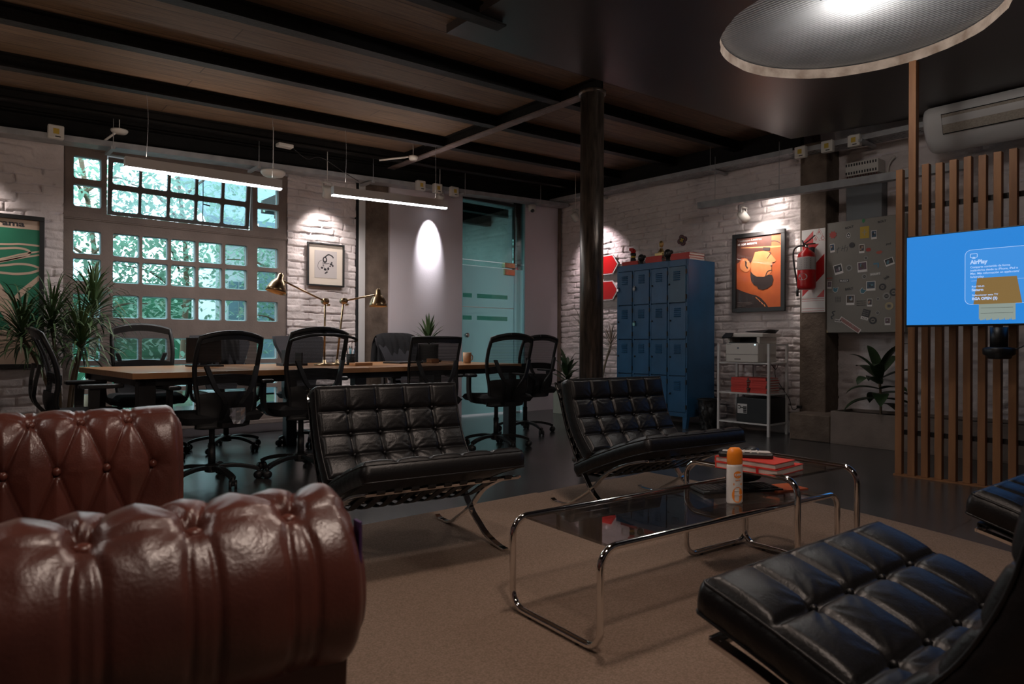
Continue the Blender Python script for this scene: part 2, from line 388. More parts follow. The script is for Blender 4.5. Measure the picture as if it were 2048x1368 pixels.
# floor: dark slabs with fine joints
m = MB().box((2, 3.5, -.05), (11, 14.5, .1)); fl = struct(m, 'floor', m_floor)
nt = m_floor.node_tree; bk = nt.nodes.new('ShaderNodeTexBrick'); bk.inputs['Scale'].default_value = 1; bk.inputs['Brick Width'].default_value = 1.2; bk.inputs['Row Height'].default_value = 1.2
bk.inputs['Mortar Size'].default_value = .004; bk.offset = 0; bk.inputs['Color1'].default_value = (.055, .055, .058, 1); bk.inputs['Color2'].default_value = (.045, .046, .05, 1); bk.inputs['Mortar'].default_value = (.01, .01, .01, 1)
tcf = nt.nodes.new('ShaderNodeTexCoord'); nt.links.new(tcf.outputs['Object'], bk.inputs[0])
pb = nt.nodes['Principled BSDF']; pb.inputs['IOR'].default_value = 1.9; old = pb.inputs['Base Color'].links[0].from_socket
mxx = nt.nodes.new('ShaderNodeMix'); mxx.data_type = 'RGBA'; mxx.blend_type = 'MULTIPLY'; mxx.inputs[0].default_value = 1
sc_ = nt.nodes.new('ShaderNodeVectorMath'); sc_.operation = 'SCALE'; sc_.inputs[3].default_value = 18
nt.links.new(bk.outputs[0], sc_.inputs[0]); nt.links.new(old, mxx.inputs[6]); nt.links.new(sc_.outputs[0], mxx.inputs[7]); nt.links.new(mxx.outputs[2], pb.inputs['Base Color'])

# ceiling: boards, I-beams, girder; the whole ceiling rises 4 cm per metre to the right
def zc(x): return 3.0+.04*(x-4.2)
X0, X1 = -3.1, 7.3
m = MB(); m.add([(X0, -3.2, zc(X0)+.102), (X1, -3.2, zc(X1)+.102), (X1, WY+.1, zc(X1)+.102), (X0, WY+.1, zc(X0)+.102), (X0, -3.2, zc(X0)+.25), (X1, -3.2, zc(X1)+.25), (X1, WY+.1, zc(X1)+.25), (X0, WY+.1, zc(X0)+.25)],
     [(0, 1, 2, 3), (7, 6, 5, 4), (0, 4, 5, 1), (1, 5, 6, 2), (2, 6, 7, 3), (3, 7, 4, 0)])
struct(m, 'ceiling', m_plank)
nt = m_plank.node_tree; tcf = nt.nodes.new('ShaderNodeTexCoord'); bk = nt.nodes.new('ShaderNodeTexBrick'); bk.inputs['Scale'].default_value = 1; bk.inputs['Brick Width'].default_value = 3.1; bk.inputs['Row Height'].default_value = .19
bk.inputs['Mortar Size'].default_value = .004; bk.inputs['Color1'].default_value = (1, 1, 1, 1); bk.inputs['Color2'].default_value = (.72, .7, .66, 1); bk.inputs['Mortar'].default_value = (.25, .22, .2, 1)
nt.links.new(tcf.outputs['Object'], bk.inputs[0]); pb = nt.nodes['Principled BSDF']; old = pb.inputs['Base Color'].links[0].from_socket
mxx = nt.nodes.new('ShaderNodeMix'); mxx.data_type = 'RGBA'; mxx.blend_type = 'MULTIPLY'; mxx.inputs[0].default_value = 1
nt.links.new(old, mxx.inputs[6]); nt.links.new(bk.outputs[0], mxx.inputs[7]); nt.links.new(mxx.outputs[2], pb.inputs['Base Color'])
def ibeam(y, n, xa=X0, xb=X1):
    m = MB(); prof = [(-.09, 0), (0, 0), (0, .012), (-.038, .016), (-.038, .086), (0, .090), (0, .102), (-.09, .102), (-.09, .090), (-.052, .086), (-.052, .016), (-.09, .012)]
    V = [(x, y+p[0], zc(x)+p[1]) for x in (xa, xb) for p in prof]; k = len(prof)
    F = [(i, (i+1) % k, k+(i+1) % k, k+i) for i in range(k)]+[tuple(range(k))[::-1], tuple(range(k, 2*k))]
    m.add(V, F); return struct(m, 'ceiling_beam', m_steel)
for i, y in enumerate((7.06, 6.76, 5.97, 5.10, 4.24, 3.39, 2.54, 1.69, .84, -.01, -.9)): ibeam(y, i, X0, X1 if y > 3.5 else 2.75)
m = MB().bx((4.065, 3.72, 2.985), (4.155, 7.1, 2.998)); struct(m, 'ceiling_girder', m_girder)
m = MB().bx((4.103, 3.72, 2.998), (4.117, 7.1, 3.10)).bx((4.065, 3.72, 3.085), (4.155, 7.1, 3.095)); struct(m, 'ceiling_girder', m_steel)
# dark soffit slab with the round opening
out = [(2.57, 3.70), (6.476, 3.36), (7.14, .5), (7.14, -3.0), (2.5, -3.0)]
HC = (4.52, 1.92); HR = .83; n = 72
def outer_pt(a):
    d = (cos(a), sin(a)); best = None
    for i in range(5):
        p, q = out[i], out[(i+1) % 5]; e = (q[0]-p[0], q[1]-p[1]); den = d[0]*e[1]-d[1]*e[0]
        if abs(den) < 1e-9: continue
        t = ((p[0]-HC[0])*e[1]-(p[1]-HC[1])*e[0])/den; s = ((p[0]-HC[0])*d[1]-(p[1]-HC[1])*d[0])/den
        if t > 0 and -1e-6 <= s <= 1+1e-6 and (best is None or t < best): best = t
    return (HC[0]+d[0]*best, HC[1]+d[1]*best)
angs = sorted([2*pi*k/n for k in range(n)]+[atan2(p[1]-HC[1], p[0]-HC[0]) % (2*pi) for p in out]); n = len(angs)
rr = random.Random(4)
jag = [HR+rr.uniform(-.004, .007) for _ in angs]
V = []
for zz, jj in ((2.98, jag), (3.05, [HR]*n)):
    V += [(HC[0]+jj[i]*cos(a), HC[1]+jj[i]*sin(a), zz) for i, a in enumerate(angs)]
    V += [(*outer_pt(a), zz) for a in angs]
F = []; MI = []
m = MB()
F0 = [(i, n+i, n+(i+1) % n, (i+1) % n) for i in range(n)]; F1 = [(2*n+i, 2*n+(i+1) % n, 3*n+(i+1) % n, 3*n+i) for i in range(n)]
F2 = [(n+i, 3*n+i, 3*n+(i+1) % n, n+(i+1) % n) for i in range(n)]; F3 = [(i, (i+1) % n, 2*n+(i+1) % n, 2*n+i) for i in range(n)]
m.add(V, F0+F1+F2, 0); m.add(V, F3, 1)
m_rim = M_('plaster_cut_edge', (.62, .52, .44), .85, col2=(.30, .22, .17), vs=9, bump=.8, bs=30)
struct(m, 'ceiling_soffit', [m_slab, m_rim])
# ribbed metal sheet above the opening
m = MB(); nr = 150
m.grid(lambda u, v: (HC[0]-1.0+2.0*u, HC[1]-1.0+2.0*v, 3.058+.0022*sin(u*nr*pi)), nr*4, 2, smooth=True)
m.M = None
rs = m.build('ceiling_ribbed_sheet', M_('ribbed_sheet_metal', (.46, .48, .50), .42, metal=.25, var=.25, vs=3)); rs['kind'] = 'structure'
# round steel column under the girder
m = MB().cyl((4.078, 3.80, 0), (4.078, 3.80, 2.985), .095, n=40).cyl((4.078, 3.80, 2.96), (4.078, 3.80, 2.985), .11, n=40).cyl((4.078, 3.80, 0), (4.078, 3.80, .015), .15, n=40)
struct(m, 'trim_column', M_('dark_steel_column', (.12, .09, .07), .30, metal=.35, col2=(.035, .027, .022), vs=14, stretch=(3, 3, .5), bump=.2, bs=30))

# ------------------------------------------------------------------ window of small square panes
def rrect(x0, x1, z0, z1, r, k=4):
    P = []
    for cx, cz, a0 in ((x1-r, z1-r, 0), (x0+r, z1-r, pi/2), (x0+r, z0+r, pi), (x1-r, z0+r, 1.5*pi)):
        for i in range(k+1): a = a0+i*pi/2/k; P.append((cx+r*cos(a), cz+r*sin(a)))
    return P
def holecell(m, cell, hole, M, depth, r=.018):
    X0, X1, Z0, Z1 = cell; x0, x1, z0, z1 = hole; L = rrect(x0, x1, z0, z1, r)
    n = len(L); k = n//4
    for y in (0, depth):
        V = [(p[0], y, p[1]) for p in L]+[(X1, y, Z1), (X0, y, Z1), (X0, y, Z0), (X1, y, Z0)]
        F = []
        for q in range(4):
            for i in range(q*k, q*k+k-1): F.append((i, n+q, i+1))
            F.append((q*k+k-1, n+q, n+(q+1) % 4, ((q+1)*k) % n))
        m.add(V, [f if y == 0 else f[::-1] for f in F], 0, False, M)
    V = [(p[0], y, p[1]) for y in (0, depth) for p in L]
    m.add(V, [(i, (i+1) % n, n+(i+1) % n, n+i) for i in range(n)], 0, True, M)
    V = [(X0, 0, Z0), (X1, 0, Z0), (X1, 0, Z1), (X0, 0, Z1), (X0, depth, Z0), (X1, depth, Z0), (X1, depth, Z1), (X0, depth, Z1)]
    m.add(V, [(0, 4, 5, 1), (1, 5, 6, 2), (2, 6, 7, 3), (3, 7, 4, 0)], 0, False, M)
cols = [(.957, 1.172), (1.266, 1.486), (1.509, 1.732), (1.758, 1.983), (2.009, 2.234), (2.262, 2.483), (2.585, 2.808)]
rows = [(1.728, 1.937), (1.482, 1.686), (1.160, 1.370), (.768, .977), (.510, .725), (.262, .470)]
top = [(2.400, 2.600), (2.150, 2.348)]
def mids(v, a, b, desc=False):
    v = sorted(v); e = [a]+[(v[i][1]+v[i+1][0])/2 for i in range(len(v)-1)]+[b]
    return [(e[i], e[i+1]) for i in range(len(v))]
win = bpy.data.objects.new('window_1', None); C.objects.link(win); win.location = (1.89, WY, .14); win['kind'] = 'structure'
fr = MB(); T0 = Matrix.Translation((0, WY+.02, 0))
cb = mids(cols, .88, 2.90); rb = dict(zip(sorted(rows), mids(rows, .14, 2.03)))
for i, c in enumerate(cols):
    for r in rows: holecell(fr, (cb[i][0], cb[i][1], *rb[r]), (*c, *r), T0, .09)
tb = dict(zip(sorted(top), mids(top, 2.10, 2.66)))
for i in (0, 6):
    for r in top: holecell(fr, ((.88, 1.215) if i == 0 else (2.535, 2.90))+tuple(tb[r]), (*cols[i], *r), T0, .09)
fr.bx((.88, WY+.01, 2.03), (2.90, WY+.11, 2.10)).bx((.88, WY+.01, 2.66), (2.90, WY+.11, 2.72)).bx((.88, WY+.004, 2.042), (2.90, WY+.02, 2.052))
fr.build('window_frame', m_wframe, win, bevel=.003)
def pane_mesh(m, x0, x1, z0, z1, y, M=None, rim=True):
    L = rrect(x0-.003, x1+.003, z0-.003, z1+.003, .018); m.add([(p[0], y, p[1]) for p in L], [tuple(range(len(L)))], 0, False, M)
    if rim:
        Li = rrect(x0+.010, x1-.010, z0+.010, z1-.010, .014); n = len(L)
        m.add([(p[0], y-.004, p[1]) for p in L]+[(p[0], y-.004, p[1]) for p in Li], [(i, (i+1) % n, n+(i+1) % n, n+i) for i in range(n)], 1, False, M)
pm = MB()
for i, c in enumerate(cols):
    for r in rows: pane_mesh(pm, *c, *r, WY+.07)
for i in (0, 6):
    for r in top: pane_mesh(pm, *cols[i], *r, WY+.07)
pm.build('window_glass', [m_glassw, m_glassrim], win)
# tilted steel sash (top leans in, bottom out)
TS = Matrix.Translation((0, WY+.06, 2.375)) @ Matrix.Rotation(radians(7), 4, 'X')
sm = MB(); SC = cols[1:6]; sb = mids(SC, 1.232, 2.52)
for i, c in enumerate(SC):
    for r, (za, zb) in zip(((.022, .222), (-.228, -.030)), ((-.004, .258), (-.262, -.004))): holecell(sm, (sb[i][0], sb[i][1], za, zb), (*c, *r), TS, .03)
sash = sm.build('window_sash', M_('dark_steel_sash', (.085, .075, .07), .6, bump=.2), win, bevel=.002)
pm = MB()
for c in SC:
    for r in ((.022, .222), (-.228, -.030)): pane_mesh(pm, *c, *r, .015, TS, rim=False)
pm.build('sash_glass', m_glasss, sash)
m = MB().tube(smoothpath([(2.03, WY-.03, 2.60), (2.035, WY-.02, 2.35), (2.03, WY-.03, 2.16), (2.05, WY-.02, 2.11)], 4), .004, 6).tube([(2.03, WY-.03, 2.30), (2.09, WY-.06, 2.285)], .006, 6)
m.build('sash_handle', m_blk, win)
# window sill lip on the room side
m = MB().bx((.86, WY-.05, .10), (2.92, WY+.1, .14)); struct(m, 'trim_6', m_wframe, bevel=.004)

# ------------------------------------------------------------------ glass door with frosted film, and the room behind it
dr = bpy.data.objects.new('door_1', None); C.objects.link(dr); dr.location = (5.7, WY+.12, 0); dr['kind'] = 'structure'
yd = WY-.03
g = MB()
for (xa, xb, za, zb) in ((5.17, 6.05, 2.03, 2.84), (5.17, 6.24, 1.955, 2.02)): g.bx((xa, yd, za), (xb, yd+.01, zb))
g.bx((6.06, yd, 2.03), (6.24, yd+.01, 2.9)); g.build('clear_glass', m_glassd, dr)
g = MB(); stripes = [(5.20, 5.345, 1.535, 1.59), (5.43, 5.95, 1.535, 1.59), (5.20, 5.345, 1.245, 1.30), (5.43, 5.95, 1.245, 1.30)]
xs = [5.17, 5.20, 5.345, 5.43, 5.95, 6.235]; zs = [.02, 1.245, 1.30, 1.535, 1.59, 1.95]
for i in range(5):
    for j in range(5):
        if any(abs(xs[i]-s[0]) < 1e-3 and abs(zs[j]-s[2]) < 1e-3 for s in stripes): continue
        g.add([(xs[i], yd, zs[j]), (xs[i+1], yd, zs[j]), (xs[i+1], yd, zs[j+1]), (xs[i], yd, zs[j+1])], [(0, 1, 2, 3)])
g.build('frosted_glass', m_frost, dr)
g = MB()
for (xa, xb, za, zb) in stripes: g = MB().add([(xa, yd, za), (xb, yd, za), (xb, yd, zb), (xa, yd, zb)], [(0, 1, 2, 3)]); g.build('dark_film_stripe', THIN('green_film_stripe', (.06, .22, .16), .03, .05, .3, (.05, .20, .15)), dr)
MB().bx((5.17, yd-.004, 1.41), (6.06, yd+.002, 1.418)).build('clear_line', m_white, dr)
MB().bx((5.88, yd-.03, 1.965), (6.06, yd+.03, 2.03)).bx((5.88, yd-.03, 1.865), (6.06, yd+.03, 1.945)).build('hinge', m_brass, dr, bevel=.004)
k = MB(); k.lathe([(.0, .055), (.022, .052), (.030, .03), (.022, .012), (.03, .0)], M=frameM((5.235, yd-.06, 1.045), (1, 0, 0), (0, 0, -1)), n=18); k.build('door_knob', m_chrome, dr)
MB().bx((6.052, yd-.02, 1.95), (6.072, yd+.03, 2.84)).bx((5.17, yd-.02, 2.80), (6.07, yd+.03, 2.84)).build('door_frame', m_blk, dr)
MB().bx((6.062, yd-.001, 0), (6.068, yd+.012, 1.95)).bx((6.225, yd-.03, 0), (6.24, yd+.01, 2.9)).build('glass_edge', m_glassrim, dr)
m = MB().bx((4.0, WY+.3, 3.0), (7.3, 10.9, 3.2)); struct(m, 'ceiling_back_room', m_steel)
m = MB(); m.bx((4.3, 10.6, 0), (7.3, 10.8, 3.2)); struct(m, 'wall_back_room', M_('dark_teal_paint', (.05, .10, .09), .6))
brick_wall('wall_back_room', (WX-.01, 10.6), (0, -1), 3.1, 0, 3.1, (-1, 0), seed=5, res=.02)
for y in (7.9, 8.7, 9.5, 10.3):
    m = MB().bx((4.0, y-.05, 2.84), (6.9, y+.05, 3.0)); struct(m, 'ceiling_beam', m_steel)
m = MB().bx((5.0, 10.45, 1.3), (6.6, 10.58, 1.36)).bx((5.0, 10.45, 2.1), (6.6, 10.58, 2.16)); struct(m, 'trim_7', m_plaster)
light('back_room_lamp', 'AREA', (5.8, 8.9, 2.8), 10, (.80, .95, 1), size=.5, target=(5.8, 8.9, 0))
# ------------------------------------------------------------------ garden outside the window
def tree(loc, h, cr, nleaf, seed, label, spread=(1.2, .8, 1.3), lw=.085, group='trees in the garden'):
    rd = random.Random(seed); t = thing('tree', label, 'tree', loc, 0, group)
    m = MB().tube(smoothpath([(loc[0], loc[1], 0), (loc[0]+.1, loc[1], h*.5), (loc[0]-.1, loc[1]+.1, h)], 5), [.045]*6+[.03]*5, 8)
    for k in range(6):
        a = rd.uniform(0, 6.28); z = h*rd.uniform(.3, .9)
        m.tube(smoothpath([(loc[0], loc[1], z), (loc[0]+.5*cos(a), loc[1]+.5*sin(a), z+.3), (loc[0]+1.0*cos(a), loc[1]+1.0*sin(a), z+.35)], 3), [.02]*4+[.01]*3, 6)
    m.build('trunk', m_stem, t)
    m = MB()
    for k in range(nleaf):
        a = rd.uniform(0, 6.28); r = rd.random()**.5; z = rd.gauss(0, .42)
        p = (loc[0]+cos(a)*r*spread[0], loc[1]+sin(a)*r*spread[1], h*.62+z*spread[2]*1.2)
        q = (rd.uniform(-1, 1), rd.uniform(-1, 1), rd.uniform(-.8, .5)); L = lw*rd.uniform(.7, 1.5)
        m.leaf(p, q, L, L*.5, .3, 3)
    m.build('foliage', m_gleaf, t)
m_gleaf = M_('garden_leaf', (.20, .31, .25), .5, col2=(.09, .19, .14), vs=2)
_n = m_gleaf.node_tree; _p = _n.nodes['Principled BSDF']; _tr = _n.nodes.new('ShaderNodeBsdfTranslucent'); _tr.inputs[0].default_value = (.42, .70, .55, 1)
_mx = _n.nodes.new('ShaderNodeMixShader'); _mx.inputs[0].default_value = .45; _n.links.new(_p.outputs[0], _mx.inputs[1]); _n.links.new(_tr.outputs[0], _mx.inputs[2]); _n.links.new(_mx.outputs[0], _n.nodes['Material Output'].inputs[0])
tree((1.55, 10.4, 0), 3.6, 1, 4200, 1, 'leafy tree seen through the left half of the small paned window', (1.4, .7, 1.7))
tree((2.9, 11.3, 0), 4.2, 1, 3000, 2, 'leafy tree beside the white garden building, seen through the middle panes', (1.2, .7, 1.6))
tree((4.3, 10.6, 0), 2.9, 1, 2200, 3, 'low leafy tree seen through the rightmost column of panes', (.7, .7, 1.1))
tree((.4, 11.9, 0), 5.2, 1, 3800, 4, 'tall tree behind the leftmost column of panes', (1.3, .8, 1.6))
m = MB().box((2.5, 15.6, -.08), (24, 16.5, .1)); struct(m, 'ground', M_('garden_ground', (.05, .10, .05), .9, var=.5, vs=2, bump=.5))
b = thing('garden_building', 'white building with a lean-to roof in the garden outside the window', 'building', (5.0, 13.4, 0))
m_bw = M_('white_render', (.62, .70, .72), .7, var=.08)
m_bb = M_('blue_grey_wall', (.16, .27, .32), .7, var=.2)
MB().bx((3.95, 13.0, 0), (7.5, 14.5, 3.0)).build('wall', m_bw, b)
MB().bx((4.55, 12.6, 0), (7.5, 13.0, 2.3)).build('annex_wall', m_bb, b)
m = MB(); m.add([(3.6, 12.3, 3.0), (7.7, 12.3, 3.0), (7.7, 14.6, 4.3), (3.6, 14.6, 4.3), (3.6, 12.3, 3.12), (7.7, 12.3, 3.12), (7.7, 14.6, 4.42), (3.6, 14.6, 4.42)], [(3, 2, 1, 0), (4, 5, 6, 7), (0, 1, 5, 4), (1, 2, 6, 5), (2, 3, 7, 6), (3, 0, 4, 7)])
m.build('roof', m_bb, b)
for xx, z0, z1 in ((4.35, 1.3, 2.1), (5.3, 2.45, 2.85)):
    f = MB().bx((xx-.22, 12.96, z0), (xx+.22, 13.02, z1)).build('window', m_bw, b); MB().bx((xx-.18, 12.94, z0+.04), (xx-.01, 12.955, z1-.04)).bx((xx+.01, 12.94, z0+.04), (xx+.18, 12.955, z1-.04)).build('pane', m_bb, f)
MB().tube([(4.4, 12.2, 0), (4.4, 12.2, 3.05)], .04, 8).build('post', m_bw, b)
g = MB().bx((-2, 14.9, 0), (9, 15.0, 2.1)); single(g, 'hedge_wall', M_('hedge', (.03, .16, .08), .9, var=.7, vs=2, bump=1, bs=8), 'clipped dark green hedge at the far end of the garden', 'hedge', (3, 15, 0))

# ------------------------------------------------------------------ perforated cable trays round the walls
def tray(name, pts, nrm, label, o0=.03, w_=.22, rod=.26):
    # pts: two (x,y,z) on the wall; tray 0.22 wide towards nrm, lip .045 high
    a, b_ = Vector(pts[0]), Vector(pts[1]); N = Vector((*nrm, 0)); L = (b_-a).length; d = (b_-a)/L
    t = thing(name, label, 'cable tray', (a+b_)/2)
    m = MB()
    nx = int(L/.045)
    for i in range(nx):                      # perforated bottom: cells with a slot
        for j in range(4):
            u0 = i*L/nx; u1 = (i+1)*L/nx; v0 = o0+j*w_/4; v1 = v0+w_/4
            if i % 6 == 5: m.add([a+d*u0+N*v0, a+d*u1+N*v0, a+d*u1+N*v1, a+d*u0+N*v1], [(0, 1, 2, 3)]); continue
            us = [u0, u0+.010, u1-.010, u1]; vs_ = [v0, v0+.021, v1-.021, v1]
            V = [a+d*p+N*q for q in vs_ for p in us]
            m.add(V, [(r*4+c, r*4+c+1, r*4+c+5, r*4+c+4) for r in range(3) for c in range(3) if not (r == 1 and c == 1)])
    up = Vector((0, 0, .05))
    for v in (o0, o0+w_): m.add([a+N*v, b_+N*v, b_+N*v+up, a+N*v+up], [(0, 1, 2, 3)])
    m.build('perforated_tray', m_galv, t)
    nb = max(2, int(L/1.25))
    for k in range(nb):
        p = a+d*(L*(k+.5)/nb)+N*(o0-.01)
        m = MB(); q = p+N*.0+Vector((0, 0, -.012)); e = p+N*(w_+.10)+Vector((0, 0, -.012)); s_ = d*.018
        m.add([q-s_, q+s_, e+s_, e-s_, q-s_+Vector((0, 0, -.025)), q+s_+Vector((0, 0, -.025)), e+s_+Vector((0, 0, -.025)), e-s_+Vector((0, 0, -.025))], [(0, 1, 2, 3), (7, 6, 5, 4), (0, 4, 5, 1), (1, 5, 6, 2), (2, 6, 7, 3), (3, 7, 4, 0)])
        m.tube([e+Vector((0, 0, -.02)), e+Vector((0, 0, rod))], .003, 5)
        m.build('bracket', m_galv, t)
def zt(x): return 2.61+.04*x
tray('cable_tray', ((-.7, WY, zt(-.7)), (6.90, WY, zt(6.9))), (0, -1), 'long perforated metal cable tray above the small paned window', .075, .175)
tray('cable_tray', ((WX, WY-.05, 2.94), (WX, 3.45, 2.90)), (-1, 0), 'perforated metal cable tray high on the brick wall above the blue lockers')
tray('cable_tray', ((WX+.05, 3.42, 2.895), (WX+.05, -.5, 2.88)), (-1, 0), 'metal cable tray passing behind the air conditioner above the slatted screen', .03, .22, .06)

m = MB(); m.add([(x, y, z) for x in (-.8, 6.93) for y, z in ((7.04, zt(x)+.07), (7.13, zt(x)+.07), (7.13, zc(x)+.10), (7.04, zc(x)+.10))], [(0, 1, 2, 3), (7, 6, 5, 4), (0, 4, 5, 1), (1, 5, 6, 2), (3, 2, 6, 7), (0, 3, 7, 4)])
struct(m, 'trim_8', m_steel)
m = MB().bx((6.88, 3.47, 3.0), (6.96, 7.04, 3.26)); struct(m, 'trim_9', m_steel)
# ------------------------------------------------------------------ small ceiling devices
def jbox(c, nrm, label, grp, s=.115):
    if nrm == 'back': X, Y = (1, 0, 0), (0, 0, 1)
    else: X, Y = (0, -1, 0), (0, 0, 1)
    T = frameM(c, X, Y); t = thing('junction_box', label, 'junction box', c, 0, grp)
    MB().box((0, 0, 0), (s, s, .06), M=T).build('housing', m_whitep, t, bevel=.010)
    MB().prism([(-.022, -.012), (.022, -.012), (0, .026)], .0305, .0325, M=T).box((0, .004, .031), (.042, .046, .001), M=T).build('warning_label', m_yel, t)
    MB().box((.012, -.040, .031), (.038, .009, .003), M=T).build('slot', m_blk, t)
JG = 'white junction boxes along the cable trays'
jbox((.79, 6.86, 2.70), 'back', 'white junction box left of the small paned window, above the green poster', JG)
for (x, lb) in ((4.39, 'leftmost'), (4.63, 'middle'), (4.875, 'rightmost')): jbox((x, 6.84, 2.80), 'back', 'white junction box on the tray above the white panel, %s of those three' % lb, JG)
for (y, lb) in ((3.36, 'nearest the lockers'), (3.09, 'middle'), (2.835, 'nearest the air conditioner')): jbox((6.68, y, 2.885), 'right', 'white junction box over the concrete pillar, %s of those three' % lb, JG)
def disc(c, r, label, cat, name, h=.03, arm=None):
    t = thing(name, label, cat, c)
    MB().lathe([(0, -h), (r*.8, -h), (r, -h*.4), (r, 0), (r*.5, .01), (0, .01)], c).tube([c, (c[0], c[1], zc(c[0])+.099)], .004, 5).build('body', m_whitep, t)
    if arm: MB().tube([c, arm], .010, 8).build('arm', m_whitep, t)
    return t
disc((1.25, 6.8, 2.80), .068, 'round white sensor on a thin arm above the left window column', 'sensor', 'ceiling_sensor', .03, (1.10, 6.95, 2.66))
disc((2.52, 6.55, 2.60), .115, 'round white dome lamp below the tray at the right end of the window', 'lamp', 'dome_light', .045)
disc((3.95, 6.3, 2.955), .05, 'small white sensor near the far end of the ceiling girder', 'sensor', 'ceiling_sensor', .04, (3.65, 6.5, 2.90))
t = thing('access_point', 'small white rectangular box under the ceiling beam above the window', 'device', (2.70, 6.715, 2.93))
MB().box((2.70, 6.715, 2.92), (.155, .09, .035)).build('housing', m_whitep, t, bevel=.008)
MB().tube(smoothpath([(2.78, 6.72, 2.92), (2.95, 6.75, 2.84), (3.1, 6.74, 2.88), (3.4, 6.8, 2.78), (3.62, 6.9, 2.74)], 5), .004, 5).build('cable', m_blk, t)
t = thing('security_camera', 'small white dome camera at the top of the white panel in the corner', 'camera', (6.20, 6.88, 2.78))
MB().lathe([(0, .05), (.05, .05), (.052, 0), (.045, -.03), (0, -.032)], (6.20, 6.88, 2.77)).build('housing', m_whitep, t)
MB().ball((6.19, 6.86, 2.745), .030).build('lens_dome', m_blk, t)
# hanging linear lamps over the desk
def linear(xa, xb, y, za, zb, label, wires):
    t = thing('linear_pendant_lamp', label, 'lamp', ((xa+xb)/2, y, (za+zb)/2), 0, 'linear lamps hanging over the desk')
    a, b_ = Vector((xa, y, za)), Vector((xb, y, zb))
    m = MB(); w_ = .03
    V = [p+Vector((0, dy, dz)) for p in (a, b_) for dy, dz in ((-w_, 0), (w_, 0), (w_, .075), (-w_, .075))]
    m.add(V, [(3, 2, 1, 0), (4, 5, 6, 7), (1, 2, 6, 5), (2, 3, 7, 6), (3, 0, 4, 7), (0, 1, 5, 4)]); m.build('profile', m_whitem, t)
    V = [p+Vector((0, dy, dz)) for p in (a, b_) for dy, dz in ((-.022, -.012), (.022, -.012), (.022, 0), (-.022, 0))]
    MB().add(V, [(3, 2, 1, 0), (4, 5, 6, 7), (1, 2, 6, 5), (3, 0, 4, 7), (0, 1, 5, 4)]).build('diffuser', m_led, t)
    for x in wires: MB().tube(smoothpath([(x, y, za+.07), (x+.015, y+.01, za+.4), (x, y, zc(x)+.01)], 4), .0016, 5).build('suspension_wire', m_galv, t)
    l = light('linear_lamp_light', 'AREA', ((xa+xb)/2, y, min(za, zb)-.03), 9, (1, .93, .90), size=(xb-xa)*.95, size_y=.05, target=((xa+xb)/2, y, 0))
    l.data.energy = 17
    l = light('linear_lamp_uplight', 'AREA', ((xa+xb)/2, y, max(za, zb)+.09), 3, (1, .86, .76), size=(xb-xa)*.95, size_y=.04, target=((xa+xb)/2, y, 5))
linear(1.13, 2.36, 5.95, 2.295, 2.307, 'long white linear lamp hanging in front of the small paned window', (1.28, 2.28))
linear(2.85, 4.14, 5.95, 2.327, 2.372, 'linear lamp hanging in front of the white panel, to the right of the other', (2.98, 4.0))
# spotlights
def spot(c, tgt, label, power, col, ang=38, blend=.6, up=.10, rod=2.98):
    t = thing('spotlight', label, 'spotlight', c, 0, 'white spotlights')
    c = Vector(c); d = (Vector(tgt)-c).normalized(); q = d.to_track_quat('Z', 'Y').to_matrix().to_4x4(); T = Matrix.Translation(c) @ q
    MB().lathe([(.030, -.065), (.045, -.06), (.048, .05), (.040, .052), (.036, .02), (0, .018)], M=T).build('head', m_whitep, t)
    MB().lathe([(0, .022), (.034, .022)], M=T).build('lens', EM('spot_lens', col, 12), t)
    MB().tube([c+Vector((-.05, 0, 0)), c+Vector((-.05, 0, up))], .006, 6).tube([c+Vector((.05, 0, 0)), c+Vector((.05, 0, up))], .006, 6).tube([c+Vector((-.055, 0, up)), c+Vector((.055, 0, up))], .008, 6).tube([c+Vector((0, 0, up)), (c.x, c.y, rod if rod < 2.9 else zc(c.x)+.099)], .004, 5).build('yoke', m_whitep, t)
    l = light('spotlight_beam', 'SPOT', c+d*.06, power, col, size=.02, target=tgt, spot=ang, blend=blend)
    return t
PK = (1, .86, .84)
spot((3.18, 6.76, 2.53), (3.30, WY, 2.00), 'white spotlight over the framed ink drawing', 34, (1, .9, .86), 88, .9)
spot((4.66, 6.83, 2.66), (4.66, WY-.04, 2.20), 'white spotlight over the smooth white panel, below the junction boxes', 230, (.95, .95, 1), 46, 1)
spot((6.575, 3.93, 2.30), (WX, 3.86, 2.0), 'white spotlight over the framed orange poster', 38, (1, .9, .84), 100, .9, rod=2.475)
spot((6.50, 6.35, 2.62), (WX, 6.30, 2.1), 'white spotlight behind the round column, lighting the brick corner', 55, (1, .82, .86), 95, .9)
spot((.02, 6.72, 2.55), (.10, WY, 1.9), 'white spotlight over the green poster', 60, (1, .9, .85), 90, .9)
